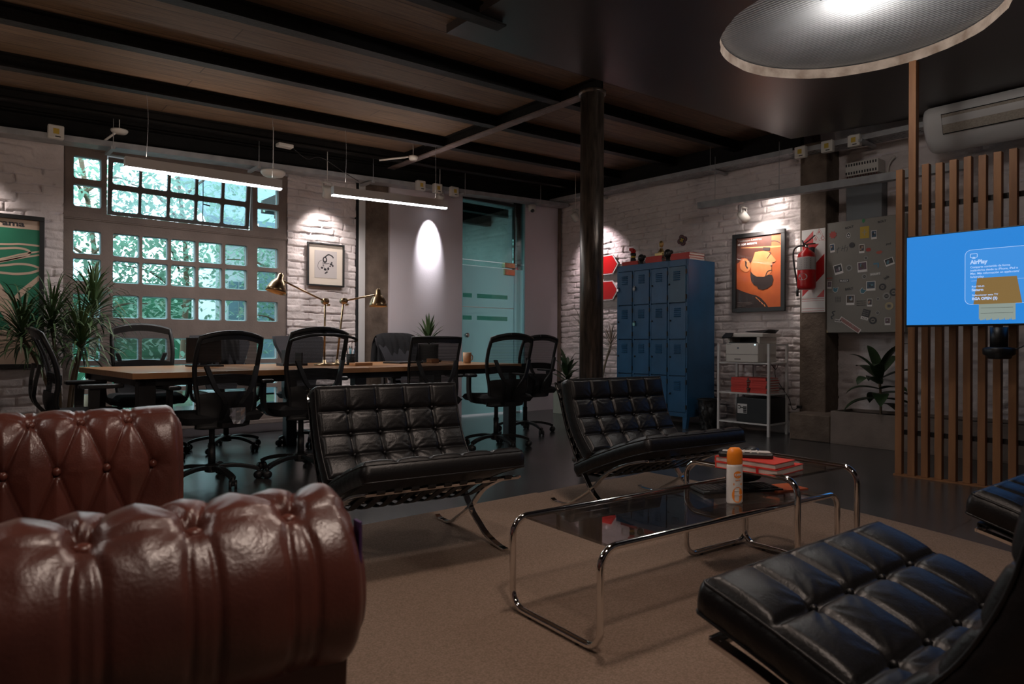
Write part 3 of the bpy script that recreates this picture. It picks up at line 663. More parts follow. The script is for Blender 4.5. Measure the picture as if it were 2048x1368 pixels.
# grey lamp channel on the right wall
t = thing('lamp_channel', 'long grey metal lamp channel across the brick wall above the orange poster', 'lamp channel', (6.6, 3.4, 2.47))
m = MB(); m.add([(6.56, 4.50, 2.47), (6.64, 4.50, 2.47), (6.64, 1.9, 2.42), (6.56, 1.9, 2.42), (6.56, 4.50, 2.54), (6.64, 4.50, 2.54), (6.64, 1.9, 2.49), (6.56, 1.9, 2.49)], [(0, 1, 2, 3)[::-1], (4, 5, 6, 7), (0, 4, 7, 3), (1, 2, 6, 5), (0, 1, 5, 4), (2, 3, 7, 6)])
m.build('channel', m_galv, t)
for y in (4.3, 3.55): MB().tube([(6.6, y, 2.5), (6.6, y, 3.02)], .003, 5).build('suspension_wire', m_galv, t)
light('channel_light', 'AREA', (6.6, 3.75, 2.44), 5, (1, .9, .84), size=1.1, size_y=.05, target=(6.9, 3.75, 0)).rotation_euler = (0, radians(-25), 0)
# bulb in the ceiling opening
t = thing('round_ceiling_lamp', 'bright bulb against the ribbed sheet in the round ceiling opening', 'lamp', (4.27, 1.80, 3.03))
MB().ball((4.27, 1.80, 3.015), (.085, .085, .05)).build('bulb', m_lamp, t)
MB().cyl((4.27, 1.80, 3.04), (4.27, 1.80, 3.056), .06, n=20).build('holder', m_whitep, t)
light('round_opening_light', 'POINT', (4.27, 1.80, 2.94), 20, (1, .93, .87), size=.08)
single(MB().box((4.05, 1.92, 3.035), (.10, .012, .012), rz=.4), 'clip', m_blk, 'small dark clip on the ribbed sheet beside the bulb', 'clip', (4.05, 1.92, 3.03))

# ------------------------------------------------------------------ pictures
def TB(x, z, y=WY-.03): return frameM((x, y, z), (1, 0, 0), (0, 0, 1))      # back wall plane
def TR(y, z, x=WX-.03): return frameM((x, y, z), (0, -1, 0), (0, 0, 1))     # right wall plane
def text(s, size, M, mat, name, parent, width=None, bold=0, align='LEFT', th=.0006):
    cu = bpy.data.curves.new('t', 'FONT'); cu.body = s; cu.size = size; cu.align_x = align; cu.offset = bold; cu.extrude = th; cu.resolution_u = 3
    ob = bpy.data.objects.new('t', cu); C.objects.link(ob); dg = bpy.context.evaluated_depsgraph_get(); dg.update()
    me = bpy.data.meshes.new_from_object(ob.evaluated_get(dg)); bpy.data.objects.remove(ob); bpy.data.curves.remove(cu)
    if width and len(me.vertices):
        xs_ = [v.co.x for v in me.vertices]; k = width/(max(xs_)-min(xs_)) if max(xs_) > min(xs_) else 1
        for v in me.vertices: v.co.x *= k
    me.transform(parent_matrix(parent).inverted() @ M); me.materials.clear(); me.materials.append(mat); me.name = name
    o = bpy.data.objects.new(name, me); C.objects.link(o); o.parent = parent; return o
def framebars(m, w_, h, fw, d, T):
    m.box((0, h/2-fw/2, d/2), (w_, fw, d), M=T).box((0, -h/2+fw/2, d/2), (w_, fw, d), M=T).box((-w_/2+fw/2, 0, d/2), (fw, h-2*fw, d), M=T).box((w_/2-fw/2, 0, d/2), (fw, h-2*fw, d), M=T)
def clip_poly(P, x0, x1, y0, y1):
    for ax, val, sg in ((0, x0, 1), (0, x1, -1), (1, y0, 1), (1, y1, -1)):
        Q = []
        for i in range(len(P)):
            a, b_ = P[i], P[(i+1) % len(P)]; da = (a[ax]-val)*sg; db = (b_[ax]-val)*sg
            if da >= 0: Q.append(a)
            if da*db < 0: t_ = da/(da-db); Q.append((a[0]+(b_[0]-a[0])*t_, a[1]+(b_[1]-a[1])*t_))
        P = Q
        if not P: return []
    return P
def ell(cx, cy, rx, ry, n=28, a0=0, a1=2*pi, rot=0):
    P = []
    for i in range(n+(a1-a0 < 6.2)):
        a = a0+(a1-a0)*i/n; x, y = rx*cos(a), ry*sin(a); P.append((cx+x*cos(rot)-y*sin(rot), cy+x*sin(rot)+y*cos(rot)))
    return P
def stroke(P, w_):
    L = []; R = []; n = len(P)
    for i in range(n):
        a = P[max(i-1, 0)]; b_ = P[min(i+1, n-1)]; dx, dy = b_[0]-a[0], b_[1]-a[1]; l = sqrt(dx*dx+dy*dy) or 1
        ww = w_(i/(n-1)) if callable(w_) else w_
        L.append((P[i][0]-dy/l*ww/2, P[i][1]+dx/l*ww/2)); R.append((P[i][0]+dy/l*ww/2, P[i][1]-dx/l*ww/2))
    return L, R
def addstroke(m, P, w_, z, mat, T):
    L, R = stroke(P, w_); n = len(P)
    m.add([(p[0], p[1], z) for p in L+R], [(i, i+1, n+i+1, n+i)[::-1] for i in range(n-1)], mat, False, T)
def curve2(P, n=8): return [(p.x, p.y) for p in smoothpath([(a, b_, 0) for a, b_ in P], n)]

# framed ink drawing
t = thing('picture_frame', 'small framed ink drawing on the white brick beside the window', 'picture', (3.315, WY-.03, 1.57))
T = TB(3.317, 1.80); W_, H_ = .435, .475
m = MB(); framebars(m, W_, H_, .018, .03, T); m.build('frame', m_black, t, bevel=.002)
m = MB().box((0, 0, .008), (W_-.03, H_-.03, .004), M=T); m.build('mat_board', m_cream, t)
MB().box((0, .005, .0115), (.262, .300, .002), M=T).build('sheet', m_paper, t)
m = MB(); z = .0135
addstroke(m, curve2([(-.01, .085), (.03, .115), (.075, .10), (.088, .08)]), .014, z, 0, T)
for e in (ell(-.012, .055, .027, .035), ell(-.045, -.035, .013, .012), ell(-.008, -.05, .016, .013), ell(.028, -.04, .012, .015), ell(.005, -.085, .022, .008, rot=.5), ell(.062, .01, .016, .012), ell(.082, -.005, .010, .012), ell(.05, -.012, .010, .008), ell(.07, .03, .008, .01), ell(-.03, -.005, .010, .006)): m.flat(e, z, 0, T)
addstroke(m, curve2([(-.05, .05), (-.085, .02), (-.092, -.03), (-.065, -.06)]), .004, z, 0, T)
addstroke(m, curve2([(-.045, .02), (0, .012), (.04, .018)]), .006, z, 0, T); addstroke(m, curve2([(-.03, -.015), (.01, -.07), (.03, -.02)]), .004, z, 0, T)
m.build('ink_drawing', m_ink, t); MB().flat(ell(-.012, .058, .012, .018), .0145, 0, T).build('ink_highlight', m_paper, t)
# orange portrait poster
t = thing('poster_frame', 'black framed orange poster of a bearded man in a hat on the brick wall', 'poster', (WX-.03, 3.938, 1.31))
W_, H_ = .622, .872; T = TR(3.938, 1.738)
m = MB(); framebars(m, W_, H_, .045, .035, T); m.build('frame', m_black, t, bevel=.002)
w2, h2 = (W_-.09)/2, (H_-.09)/2
def Q(x, y): return ((x-.5)*2*w2, (.5-y)*2*h2)          # poster coordinates: x right, y down, 0..1
m = MB(); m.box((0, 0, .010), (2*w2, 2*h2, .004), M=T); z = .0128
def F_(P, mi, dz): m.flat([Q(*p) for p in P][::-1], z+dz*.0005, mi, T)
F_([(.0, .0), (.78, .0), (.78, .16), (0, .14)], 2, 1)
F_([(.02, .0), (.74, .0), (.77, .13), (.02, .125)], 2, 2)
F_([(.1, .135), (.98, .165), (.98, .185), (.45, .185), (.1, .155)], 1, 3)
F_([(.0, .135), (.40, .16), (.75, .18), (.72, .215), (.50, .205), (.42, .25), (.38, .32), (.30, .38), (.25, .30), (.12, .28), (.06, .34), (0, .36)], 2, 4)
F_([(.60, .16), (.76, .175), (.75, .22), (.60, .215)], 3, 5)
F_([(.42, .22), (.62, .21), (.74, .24), (.80, .29), (.88, .36), (.86, .385), (.79, .40), (.80, .44), (.78, .47), (.80, .50), (.74, .54), (.68, .58), (.44, .57), (.34, .50), (.33, .38), (.38, .30)], 1, 5)
F_(curve2([(.10, .33), (.18, .29), (.27, .33), (.33, .40), (.30, .46), (.22, .49), (.11, .45), (.08, .39), (.10, .33)], 4), 1, 6)
F_([(.19, .32), (.24, .35), (.23, .40), (.27, .43), (.25, .45), (.20, .40), (.20, .36)], 3, 7)
F_([(.32, .48), (.38, .53), (.46, .565), (.62, .575), (.72, .55), (.80, .56), (.83, .62), (.80, .69), (.70, .74), (.60, .755), (.50, .74), (.47, .70), (.40, .68), (.34, .62), (.32, .55)], 3, 6)
addstroke(m, [Q(*p) for p in curve2([(.80, .49), (.72, .50), (.68, .53), (.66, .57)])][::-1], .010, z+.004, 3, T)
addstroke(m, [Q(*p) for p in curve2([(.73, .24), (.77, .255), (.72, .30), (.69, .33)])][::-1], .008, z+.004, 3, T)
F_([(.79, .385), (.86, .38), (.83, .395)], 3, 7); F_([(.76, .43), (.80, .42), (.79, .45)], 3, 7)
addstroke(m, [Q(*p) for p in curve2([(.78, .09), (.9, .10), (.96, .13)])][::-1], .008, z+.004, 3, T)
F_([(0, .72), (.14, .76), (.30, .80), (.46, .83), (.56, .87), (.66, .94), (.72, 1), (0, 1)], 3, 2)
F_([(.02, .60), (.30, .60), (.42, .70), (.45, .80), (.25, .79), (.02, .72)], 0, 1)
for k in range(4): F_([(.43+.06*k, .85+.035*k), (.455+.06*k, .853+.035*k), (.50+.055*k, .885+.035*k), (.475+.055*k, .885+.035*k)], 1, 4)
m.build('print', [m_or1, m_or2, m_or3, m_or4], t)
TT = T @ Matrix.Translation((-w2+.012, h2-.042, z+.004)); text('Toulouse-Lautrec', .030, TT, M_('dim_print', (.30, .30, .30), .6), 'title_line', t, width=.29, bold=.0004)
TT = T @ Matrix.Translation((-w2+.012, h2-.082, z+.004)); text('et son oeuvre', .040, TT, m_white, 'title', t, width=.235, bold=.0012)
for k in range(4): TT = T @ Matrix.Translation((-w2+.012, -h2+.060-.014*k, z+.004)); text(('Musée des arts graphiques', 'exposition du mois de mai', 'ouvert tous les jours', 'entrée libre')[k], .013, TT, M_('dim_print', (.30, .22, .18), .6), 'caption', t, width=(.17, .18, .16, .10)[k])
MB().flat([(-w2, -h2), (w2, -h2), (w2, h2), (-w2, h2)], .022, 0, T).build('glass', m_glassp, t)
# large green poster on the left
t = thing('poster_frame', 'large black framed green poster with beige curves at the left edge', 'poster', (.285, WY-.03, .716))
W_, H_ = .92, 1.29; T = TB(.277, 1.360, WY-.03)
m = MB(); framebars(m, W_, H_, .035, .035, T); m.build('frame', m_black, t, bevel=.002)
w2, h2 = W_/2-.035, H_/2-.035
m = MB(); m.box((0, 0, .010), (2*w2, 2*h2, .004), M=T)
m.flat([(-w2, -.323), (w2, -.323), (w2, .532), (-w2, .532)], .0126, 1, T)
m.flat([(-.02, .28), (.156, .065), (.231, -.073), (.252, -.177), (.314, -.323), (.232, -.323), (.158, -.168), (-.05, .02)][::-1], .0131, 0, T)
m.flat([(w2, .150), (.292, .014), (.231, -.073), (.252, -.106), (.309, -.036), (w2, .102)], .0131, 0, T)
for P, w_ in (([(-.42, .36), (.155, .389), (.29, .402), (w2, .398)], .016), ([(-.42, .30), (0, .33), (.155, .352), (.273, .367), (.346, .353), (.353, .323), (.291, .293), (.156, .248), (-.1, .19)], .018), ([(-.2, .15), (.155, .264), (.29, .314), (w2, .351)], .014), ([(-.2, .13), (.156, .240), (.291, .284), (w2, .321)], .014), ([(-.3, .14), (.156, .21), (.274, .232), (.36, .231), (w2, .21)], .018), ([(-.3, .17), (.156, .152), (.257, .147), (.36, .163), (w2, .192)], .020)):
    addstroke(m, curve2(P), w_, .0135, 0, T)
m.build('print', [m_tan, m_green], t)
text('culturama', .062, T @ Matrix.Translation((-.055, .552, .0135)), m_ink, 'title', t, width=.375, bold=.0015)
for k in range(7): text(('exposición de arte gráfico', 'del siglo veinte, salas', 'uno y dos', '', 'Buenos Aires', 'martes a domingo', 'entrada libre')[k], .028, T @ Matrix.Translation((-.08, -.372-.035*k, .0135)), m_ink, 'caption', t) if k != 3 else None
MB().flat([(-w2, -h2), (w2, -h2), (w2, h2), (-w2, h2)], .022, 0, T).build('glass', m_glassp, t)
# red signs behind the column, on the brick wall left of the lockers
for z_, lb in ((2.00, 'upper'), (1.655, 'lower')):
    t = thing('red_sign', 'bright red six-sided sign with white edge left of the lockers, the %s one' % lb, 'sign', (WX-.03, 6.12, z_), 0, 'red signs on the brick wall')
    T = TR(6.13, z_, WX-.035)
    MB().prism([(.19*cos(a), .15*sin(a)) for a in [k*pi/3 for k in range(6)]], 0, .010, M=T).build('plate', m_white, t)
    MB().prism([(.172*cos(a), .134*sin(a)) for a in [k*pi/3 for k in range(6)]], .010, .013, M=T).build('face', m_redg, t)
# ------------------------------------------------------------------ rug
m = MB(); rd = random.Random(3)
def rugf(u, v):
    y = -2.2+5.38*v; R = 4.03-.30*max(0, (1.9-y)/1.1)**1.3 if y > -.2 else 3.1; x = -1.2+(R+1.2)*u
    e = .012*sin(v*40)*(u > .999)+.010*sin(u*37+1)*(v > .999)
    return (x+(.006*sin(v*31) if u > .999 else 0), y+e, .009 if 0 < u < 1 and 0 < v < 1 else .001)
m.grid(rugf, 80, 80); m.bx((-1.2, -2.2, .0005), (2.9, 3.165, .0085))
single(m, 'rug', m_rug, 'large beige woven rug under the lounge chairs and glass tables', 'rug', (1.5, .5, 0))

# ------------------------------------------------------------------ tubular glass tables (side table straddles the coffee table)
def tubetable(name, label, c, ang, L, S, zt_, r=.0115):
    t = thing(name, label, 'table', (c[0], c[1], .009), ang); z0 = r+.003; rr_ = .062
    # one continuous chrome loop: top rails along local x, floor rails along local y
    K = [(-L/2, S/2, 0), (-L/2, S/2, 1), (L/2, S/2, 1), (L/2, S/2, 0), (L/2, -S/2, 0), (L/2, -S/2, 1), (-L/2, -S/2, 1), (-L/2, -S/2, 0)]
    K = [Vector((a, b_, z0 if q == 0 else zt_)) for a, b_, q in K]; P = []; n = len(K)
    for i in range(n):
        a, b_, d = K[i-1], K[i], K[(i+1) % n]; u_ = (a-b_).normalized(); v_ = (d-b_).normalized()
        for k in range(9):
            th = k/8*pi/2; P.append(b_+(u_+v_)*rr_-(u_*sin(th)+v_*cos(th))*rr_ if False else b_+u_*rr_*(1-sin(th))+v_*rr_*(1-cos(th)))
    m = MB().tube(P, r, 14, closed=True); m.build('chrome_frame', m_chrome, t, local=True)
    g = MB().box((0, 0, zt_-.004), (L-2*rr_+.02, S-.012, .009)); o = g.build('glass_top', m_glasst, t, local=True)
    m = MB()
    for a in (-1, 1):
        for b_ in (-1, 1): m.cyl((a*L/2, b_*(S/2-.10), -.009), (a*L/2, b_*(S/2-.10), .012), .009, n=10)
    m.build('glide_foot', m_blk, t, local=True)
    return t
tubetable('coffee_table', 'long low chrome tube coffee table with smoked glass top, the spray bottle on it', (2.212, 1.552), -.0784, 1.337, .445, .321)
tubetable('side_table', 'smaller taller chrome tube glass table straddling the far end of the long one', (2.712, 1.497), -.0784+pi/2, .525, .433, .428)
ZT = .009+.321+.0005; ZS = .009+.428+.0005
# spray bottle
bc = (2.375, 1.455, ZT); t = thing('spray_bottle', 'white repellent bottle with orange cap on the glass coffee table', 'bottle', bc, radians(-25))
B_ = lambda prof, m: m.lathe(prof, M=RZ(bc, radians(-25)) @ Matrix.Diagonal((1, .62, 1, 1)))
B_([(0, 0), (.030, 0), (.034, .006), (.034, .10), (.033, .142), (.031, .150), (0, .150)], MB()).build('bottle_body', M_('white_bottle', (.72, .70, .68), .3), t)
m = B_([(.031, .150), (.0325, .153), (.0325, .190), (.029, .205), (.018, .214), (0, .216)], MB()); m.build('cap', m_orange, t)
# label on the camera-facing side
Tl = RZ(bc, radians(-25)) @ Matrix.Rotation(radians(0), 4, 'Z')
def curvlab(mb, poly, mat, dz=0):
    V = []; R0 = .0347+dz
    for (x, z) in poly: a = x/.034; V.append((R0*sin(a), -R0*.62*cos(a)-.0005, z))
    mb.add(V, [tuple(range(len(V)))], mat, False, Tl)
m = MB(); curvlab(m, ell(0, .112, .017, .014, 18), 0); curvlab(m, [(-.018, .072), (.018, .072), (.018, .080), (-.018, .080)], 0, .0002)
curvlab(m, ell(0, .035, .024, .030, 18), 0, .0002); curvlab(m, [(-.012, .060), (.012, .060), (.010, .067), (-.010, .067)], 1, .0003); m.build('label', [m_orange, m_white], t)
TL = Tl @ frameM((-.0145, -.0232, .1075), (1, 0, 0), (0, 0, 1)); text('OFF!', .0125, TL, m_white, 'lettering', t, width=.029, bold=.0004)
TL = Tl @ frameM((-.016, -.0234, .032), (1, 0, 0), (0, 0, 1)); text('FAMILY', .009, TL, m_white, 'lettering', t, width=.032)
TL = Tl @ frameM((-.016, -.0234, .050), (1, 0, 0), (0, 0, 1)); text('crema', .008, TL, m_white, 'lettering', t, width=.022)
TL = Tl @ frameM((-.011, -.0234, .090), (1, 0, 0), (0, 0, 1)); text('care', .008, TL, m_orange, 'lettering', t, width=.020)
# books with remote, mouse-like case, keyboard and pouch
def book(c, L, W_, T_, rz, label, grp=None, cover=None, band=False, name='book'):
    t = thing(name, label, 'book', c, rz, grp); cv = cover or m_red
    m = MB().bx((-L/2+.004, -W_/2+.004, .003), (L/2-.001, W_/2-.004, T_-.003)); m.build('pages', m_page, t, local=True)
    m = MB().bx((-L/2, -W_/2, 0), (L/2, W_/2, .003)).bx((-L/2, -W_/2, T_-.003), (L/2, W_/2, T_)).bx((-L/2, -W_/2, .003), (-L/2+.004, W_/2, T_-.003)); m.build('cover', cv, t, local=True)
    if band: MB().bx((L*.18, -W_/2-.001, -.0005), (L*.22, -W_/2+.0005, T_+.001)).bx((L*.18, -W_/2-.001, T_), (L*.22, W_/2+.001, T_+.001)).build('ribbon', m_redg, t, local=True)
    return t
bg = 'red books on the side table'
book((2.580, 1.470, ZS), .265, .225, .024, -pi/2+.03, 'red covered thick book at the bottom of the pile on the side table', bg, band=True)
book((2.550, 1.474, ZS+.0245), .262, .160, .022, -pi/2+.02, 'red covered book directly under the remote controls on the side table', bg)
book((2.79, 1.60, ZS), .16, .12, .010, -.6, 'thin red booklet lying beside the thick red books on the side table', bg)
def remote(c, rz, L, W_, H_, label, mat, btn=True):
    t = thing('remote_control', label, 'remote control', c, rz, 'remote controls on the books')
    MB().box((0, 0, H_/2), (L, W_, H_)).build('body', mat, t, bevel=.006, local=True)
    if btn:
        m = MB(); [m.box((-L*.3+L*.13*i, -W_*.2+W_*.2*j, H_+.001), (.006, .006, .003)) for i in range(5) for j in range(3)]; m.build('buttons', m_whitep, t, local=True)
    return t
remote((2.53, 1.50, ZS+.047), -1.0, .21, .045, .020, 'long black remote control lying on the red books', m_blk)
remote((2.585, 1.53, ZS+.047), -.9, .19, .042, .018, 'silver and black remote control behind the long black one on the red books', m_whitem)
t = thing('headset', 'rounded black device on the far side of the red books', 'device', (2.66, 1.555, ZS+.025))
MB().ball((2.66, 1.555, ZS+.052), (.048, .036, .022), 20).build('body', m_blk, t); MB().box((2.66, 1.545, ZS+.0285), (.06, .045, .006)).build('pad', m_blk, t, bevel=.002)
kc = (2.585, 1.575, ZT); t = thing('keyboard', 'black keyboard on the long glass table beneath the side table', 'keyboard', kc, -.50)
MB().box((0, 0, .007), (.36, .125, .012)).build('case', m_blk, t, bevel=.003, local=True)
m = MB(); [m.box((-.165+.0225*i, -.045+.0225*j, .0155), (.018, .018, .006)) for i in range(15) for j in range(5)]; m.build('keys', M_('dark_keys', (.03, .03, .032), .5), t, local=True)
t = thing('glasses_case', 'soft black case on the keyboard beneath the side table', 'case', (2.68, 1.60, ZT+.0185), -.45)
MB().ball((0, 0, .022), (.085, .040, .022), 22).build('case_body', m_fab, t, local=True); MB().tube([(-.08, 0, .022), (-.04, -.036, .022), (.04, -.036, .022), (.08, 0, .022)], .0015, 5).build('zip', m_blk, t, local=True)
t = thing('notebook', 'orange covered notebook lying on the long glass table under the side table', 'notebook', (2.77, 1.47, ZT), -.3)
MB().box((0, 0, .003), (.17, .12, .006)).build('cover', m_or1, t, local=True); MB().box((0.002, 0, .003), (.170, .116, .004)).build('pages', m_page, t, local=True)

# ------------------------------------------------------------------ tufted leather lounge chairs on crossed chrome frames
SB = [(.02, .708), (.03, .68), (.065, .615), (.13, .447), (.228, .275), (.343, .134), (.431, .075), (.502, .037), (.60, .012), (.67, .006)]
SS = [(-.02, .016), (.01, .006), (.06, .005), (.109, .009), (.16, .024), (.206, .05), (.343, .134), (.45, .229), (.554, .286), (.66, .325), (.770, .353)]
def tuft(a, b_, A, B, nx, ny, seed, d0=.010, puff=.014):
    # a,b: metres from one corner of an A x B panel; nx x ny squares; returns height
    cx = a/A*nx; cy = b_/B*ny
    lx = abs(cx-round(cx))*A/nx; ly = abs(cy-round(cy))*B/ny
    ix, iy = round(cx), round(cy)
    gx = exp(-(lx/.006)**2) if 0 < ix < nx else 0; gy = exp(-(ly/.006)**2) if 0 < iy < ny else 0
    h = -d0*max(gx, gy)*.8
    fx, fy = abs(sin(pi*cx)), abs(sin(pi*cy))
    if cx < 1 or cx > nx-1: fx = max(fx, .75*(1-min(cx, nx-cx)))**1
    if cy < 1 or cy > ny-1: fy = max(fy, .75*(1-min(cy, ny-cy)))**1
    h += puff*(max(fx, 0)*max(fy, 0))**.42
    if 0 < ix < nx and 0 < iy < ny:
        r = sqrt(lx*lx+ly*ly); h -= .014*exp(-(r/.016)**2)
        if r < .11:
            th = atan2(cy-iy, cx-ix); ph = (ix*7+iy*13+seed*5) % 11
            h += .0024*sin(th*11+ph)*exp(-(r/.045))*min(1, r/.012)*(.4+((ix*3+iy*5+seed) % 4)*.35)
    return h
def cushion(name, parent, path, Wd, T_, nx, ny, seed, res=.0062):
    # path: list of (s,z) of the underside, cushion normal to the left of travel (up / forward)
    P = smoothpath([(0, p[0], p[1]) for p in path], 6); Ls = [0]
    for i in range(1, len(P)): Ls.append(Ls[-1]+(P[i]-P[i-1]).length)
    LT = Ls[-1]
    def at(s):
        s = min(max(s, 0), LT)
        for i in range(1, len(P)):
            if Ls[i] >= s: break
        k = (s-Ls[i-1])/max(1e-9, Ls[i]-Ls[i-1]); p = P[i-1].lerp(P[i], k); d = (P[min(i+1, len(P)-1)]-P[i-1]).normalized()
        return p, Vector((0, -d.z, d.y)), d
    nu, nv = int(Wd/res), int(LT/res); er = .022
    m = MB()
    cache = [at(LT*j/nv) for j in range(nv+1)]
    V = []
    for j in range(nv+1):
        p, nn, d = cache[j]; b_ = LT*j/nv
        for i in range(nu+1):
            a = Wd*i/nu; e = min(a, Wd-a, b_, LT-b_); rnd = er*(1-sqrt(max(0, 1-(max(0, 1-e/er))**2))) if e < er else 0
            h = T_+tuft(a, b_, Wd, LT, nx, ny, seed)*min(1, e/.02+.1)-rnd*.55
            V.append(Vector((a-Wd/2, 0, 0))+p+nn*h)
    F = [(j*(nu+1)+i, j*(nu+1)+i+1, (j+1)*(nu+1)+i+1, (j+1)*(nu+1)+i) for j in range(nv) for i in range(nu)]
    m.add(V, F, 0, True)
    # boxing (sides) with slight bulge
    ring = [(i, 0) for i in range(0, nu+1, 3)]+[(nu, j) for j in range(1, nv+1, 3)]+[(i, nv) for i in range(nu-1, -1, -3)]+[(0, j) for j in range(nv-1, 0, -3)]
    rows_ = []; tp = []
    for q in range(7):
        t_ = q/6; hh = T_*(1-t_)+(-.006 if q == 0 else 0); bl = .010*sin(pi*t_)
        row = []
        for (i, j) in ring:
            p, nn, d = cache[j]; a = Wd*i/nu
            ox = (-1 if i == 0 else (1 if i == nu else 0)); oy = (-1 if j == 0 else (1 if j == nv else 0))
            w_ = .0016*sin(i*.9+j*.7+q)*(q not in (0, 6))
            row.append(Vector((a-Wd/2+ox*(bl+w_), 0, 0))+p+nn*(hh-.004)+d*oy*(bl+w_))
        rows_.append(row)
    n_ = len(ring); V = [p for r in rows_ for p in r]
    m.add(V, [(r*n_+k, r*n_+(k+1) % n_, (r+1)*n_+(k+1) % n_, (r+1)*n_+k) for r in range(6) for k in range(n_)], 0, True)
    m.add(rows_[6], [tuple(range(n_))], 0)
    o = m.build(name, m_leather, parent, local=True)
    pp = MB().tube([p+(p-Vector((0, p.y, p.z)))*.004 for p in rows_[0]], .0042, 6, closed=True).tube(rows_[6], .004, 6, closed=True); pp.build('piping', m_leather, o, local=True)
    for i in range(1, nx):
        for j in range(1, ny):
            p, nn, d = at(LT*j/ny); MB().ball(Vector((Wd*i/nx-Wd/2, 0, 0))+p+nn*(T_-.006), .0085, 10).build('button', m_leather, o, local=True)
    return o
def lounge(label, W_=.70):
    t = thing('lounge_chair', label, 'chair', (0, 0, 0), 0, 'black tufted lounge chairs')
    for sx in (-1, 1):
        m = MB(); x = sx*W_/2
        for P in (SB, SS):
            pts = smoothpath([(x, s, z) for s, z in P], 5); m.bar(pts, .030, .0115)
        m.build('side_frame', m_chrome, t, local=True, bevel=.0015)
    for (s, z) in ((.024, .700), (.765, .350), (.215, .285), (.25, .205)): MB().box((0, s, z), (W_, .012, .030) if z > .3 and s < .5 else (W_, .030, .012)).build('cross_bar', m_chrome, t, local=True, bevel=.0015)
    k = 0
    for i in range(9):
        x = -W_/2+.06+(W_-.12)*i/8
        MB().bar(smoothpath([(x, .775, .345), (x, .772, .362), (x, .60, .302), (x, .42, .212), (x, .26, .200)], 4), .034, .005).build('seat_strap', m_leather2, t, local=True)
    for i in range(9):
        z = .33+.044*i
        s = next(a[0]+(b_[0]-a[0])*(a[1]-z)/(a[1]-b_[1]) for a, b_ in zip(SB, SB[1:]) if b_[1] <= z <= a[1])
        MB().bar([(-W_/2-.005, s+.014, z), (-W_/2+.05, s+.008, z), (W_/2-.05, s+.008, z), (W_/2+.005, s+.014, z)], .034, .005, side=(0, -.3, 1)).build('back_strap', m_leather2, t, local=True)
    cushion('seat_cushion', t, [(.225, .192), (.36, .252), (.50, .306), (.65, .360), (.80, .406)], W_+.025, .072, 5, 4, 1)
    cushion('back_cushion', t, [(.305, .285), (.250, .340), (.180, .430), (.118, .560), (.078, .712)][::-1], W_+.02, .085, 5, 4, 2)
    return t
def place(o, rear_l, rear_r):   # world positions of the chair's two rear feet (left / right seen from behind)
    a, b_ = Vector((*rear_l, 0)), Vector((*rear_r, 0)); c = (a+b_)/2; d = b_-a
    o.location = (c.x, c.y, .009); o.rotation_euler = (0, 0, atan2(d.y, d.x))
L1 = lounge('black tufted lounge chair facing the glass table, left one, nearest the brown sofa')
GL = 'black tufted lounge chairs'
place(L1, (2.065, 3.02), (1.370, 3.115))
L2 = copy_tree(L1, label='black tufted lounge chair behind the glass tables, catching the blue screen light'); place(L2, (3.505, 2.82), (2.81, 2.91))
L3 = copy_tree(L1, label='black tufted lounge chair in the right foreground, its seat seen from above'); L3.location = (1.495, -.015, .009); L3.rotation_euler = (0, 0, radians(-2.5))
L4 = copy_tree(L1, label='black tufted lounge chair cut by the right edge of the photo, its front corner showing'); L4.location = (2.852, -.093, .009); L4.rotation_euler = (0, 0, radians(-2))
for ch in children(L3):
    if ch.name.startswith('back_cushion'): ch.location = (0, .085, .012); ch['label'] = 'black tufted back cushion slumped forward'
# ------------------------------------------------------------------ brown buttoned leather sofa (faces right; camera stands beside its near arm)
SO = (.478, .98); SA = radians(-4.7)
sofa = thing('chesterfield_sofa', 'brown aged leather buttoned sofa with rolled arms in the left foreground', 'sofa', (SO[0], SO[1], 0), SA)
# arm section: (q,z), q outward; t=0 at inner foot
def sect(out):
    P = [(-.125, .30), (-.128, .42), (-.128, .54), (-.122, .63), (-.098, .695), (-.050, .730), (.005, .735), (.060, .715), (.098, .670), (.108, .615), (.098, .565), (.072, .535), (.045, .525)]
    return smoothpath([(0, a, b_-.033) for a, b_ in P], 8)
SEC = sect(1)
def seclen():
    L = [0]
    for i in range(1, len(SEC)): L.append(L[-1]+(SEC[i]-SEC[i-1]).length)
    return L
SL = seclen()
def secat(t):
    t = min(max(t, 0), SL[-1]); i = next(k for k in range(1, len(SL)) if SL[k] >= t-1e-9)
    k = (t-SL[i-1])/(SL[i]-SL[i-1]); p = SEC[i-1].lerp(SEC[i], k); d = (SEC[min(i+1, len(SEC)-1)]-SEC[max(i-2, 0)]).normalized()
    return p, Vector((0, -d.z, d.y))*1
def seg_d(px, py, ax, ay, bx, by):
    dx, dy = bx-ax, by-ay; t = max(0, min(1, ((px-ax)*dx+(py-ay)*dy)/(dx*dx+dy*dy))); return sqrt((px-ax-t*dx)**2+(py-ay-t*dy)**2), t
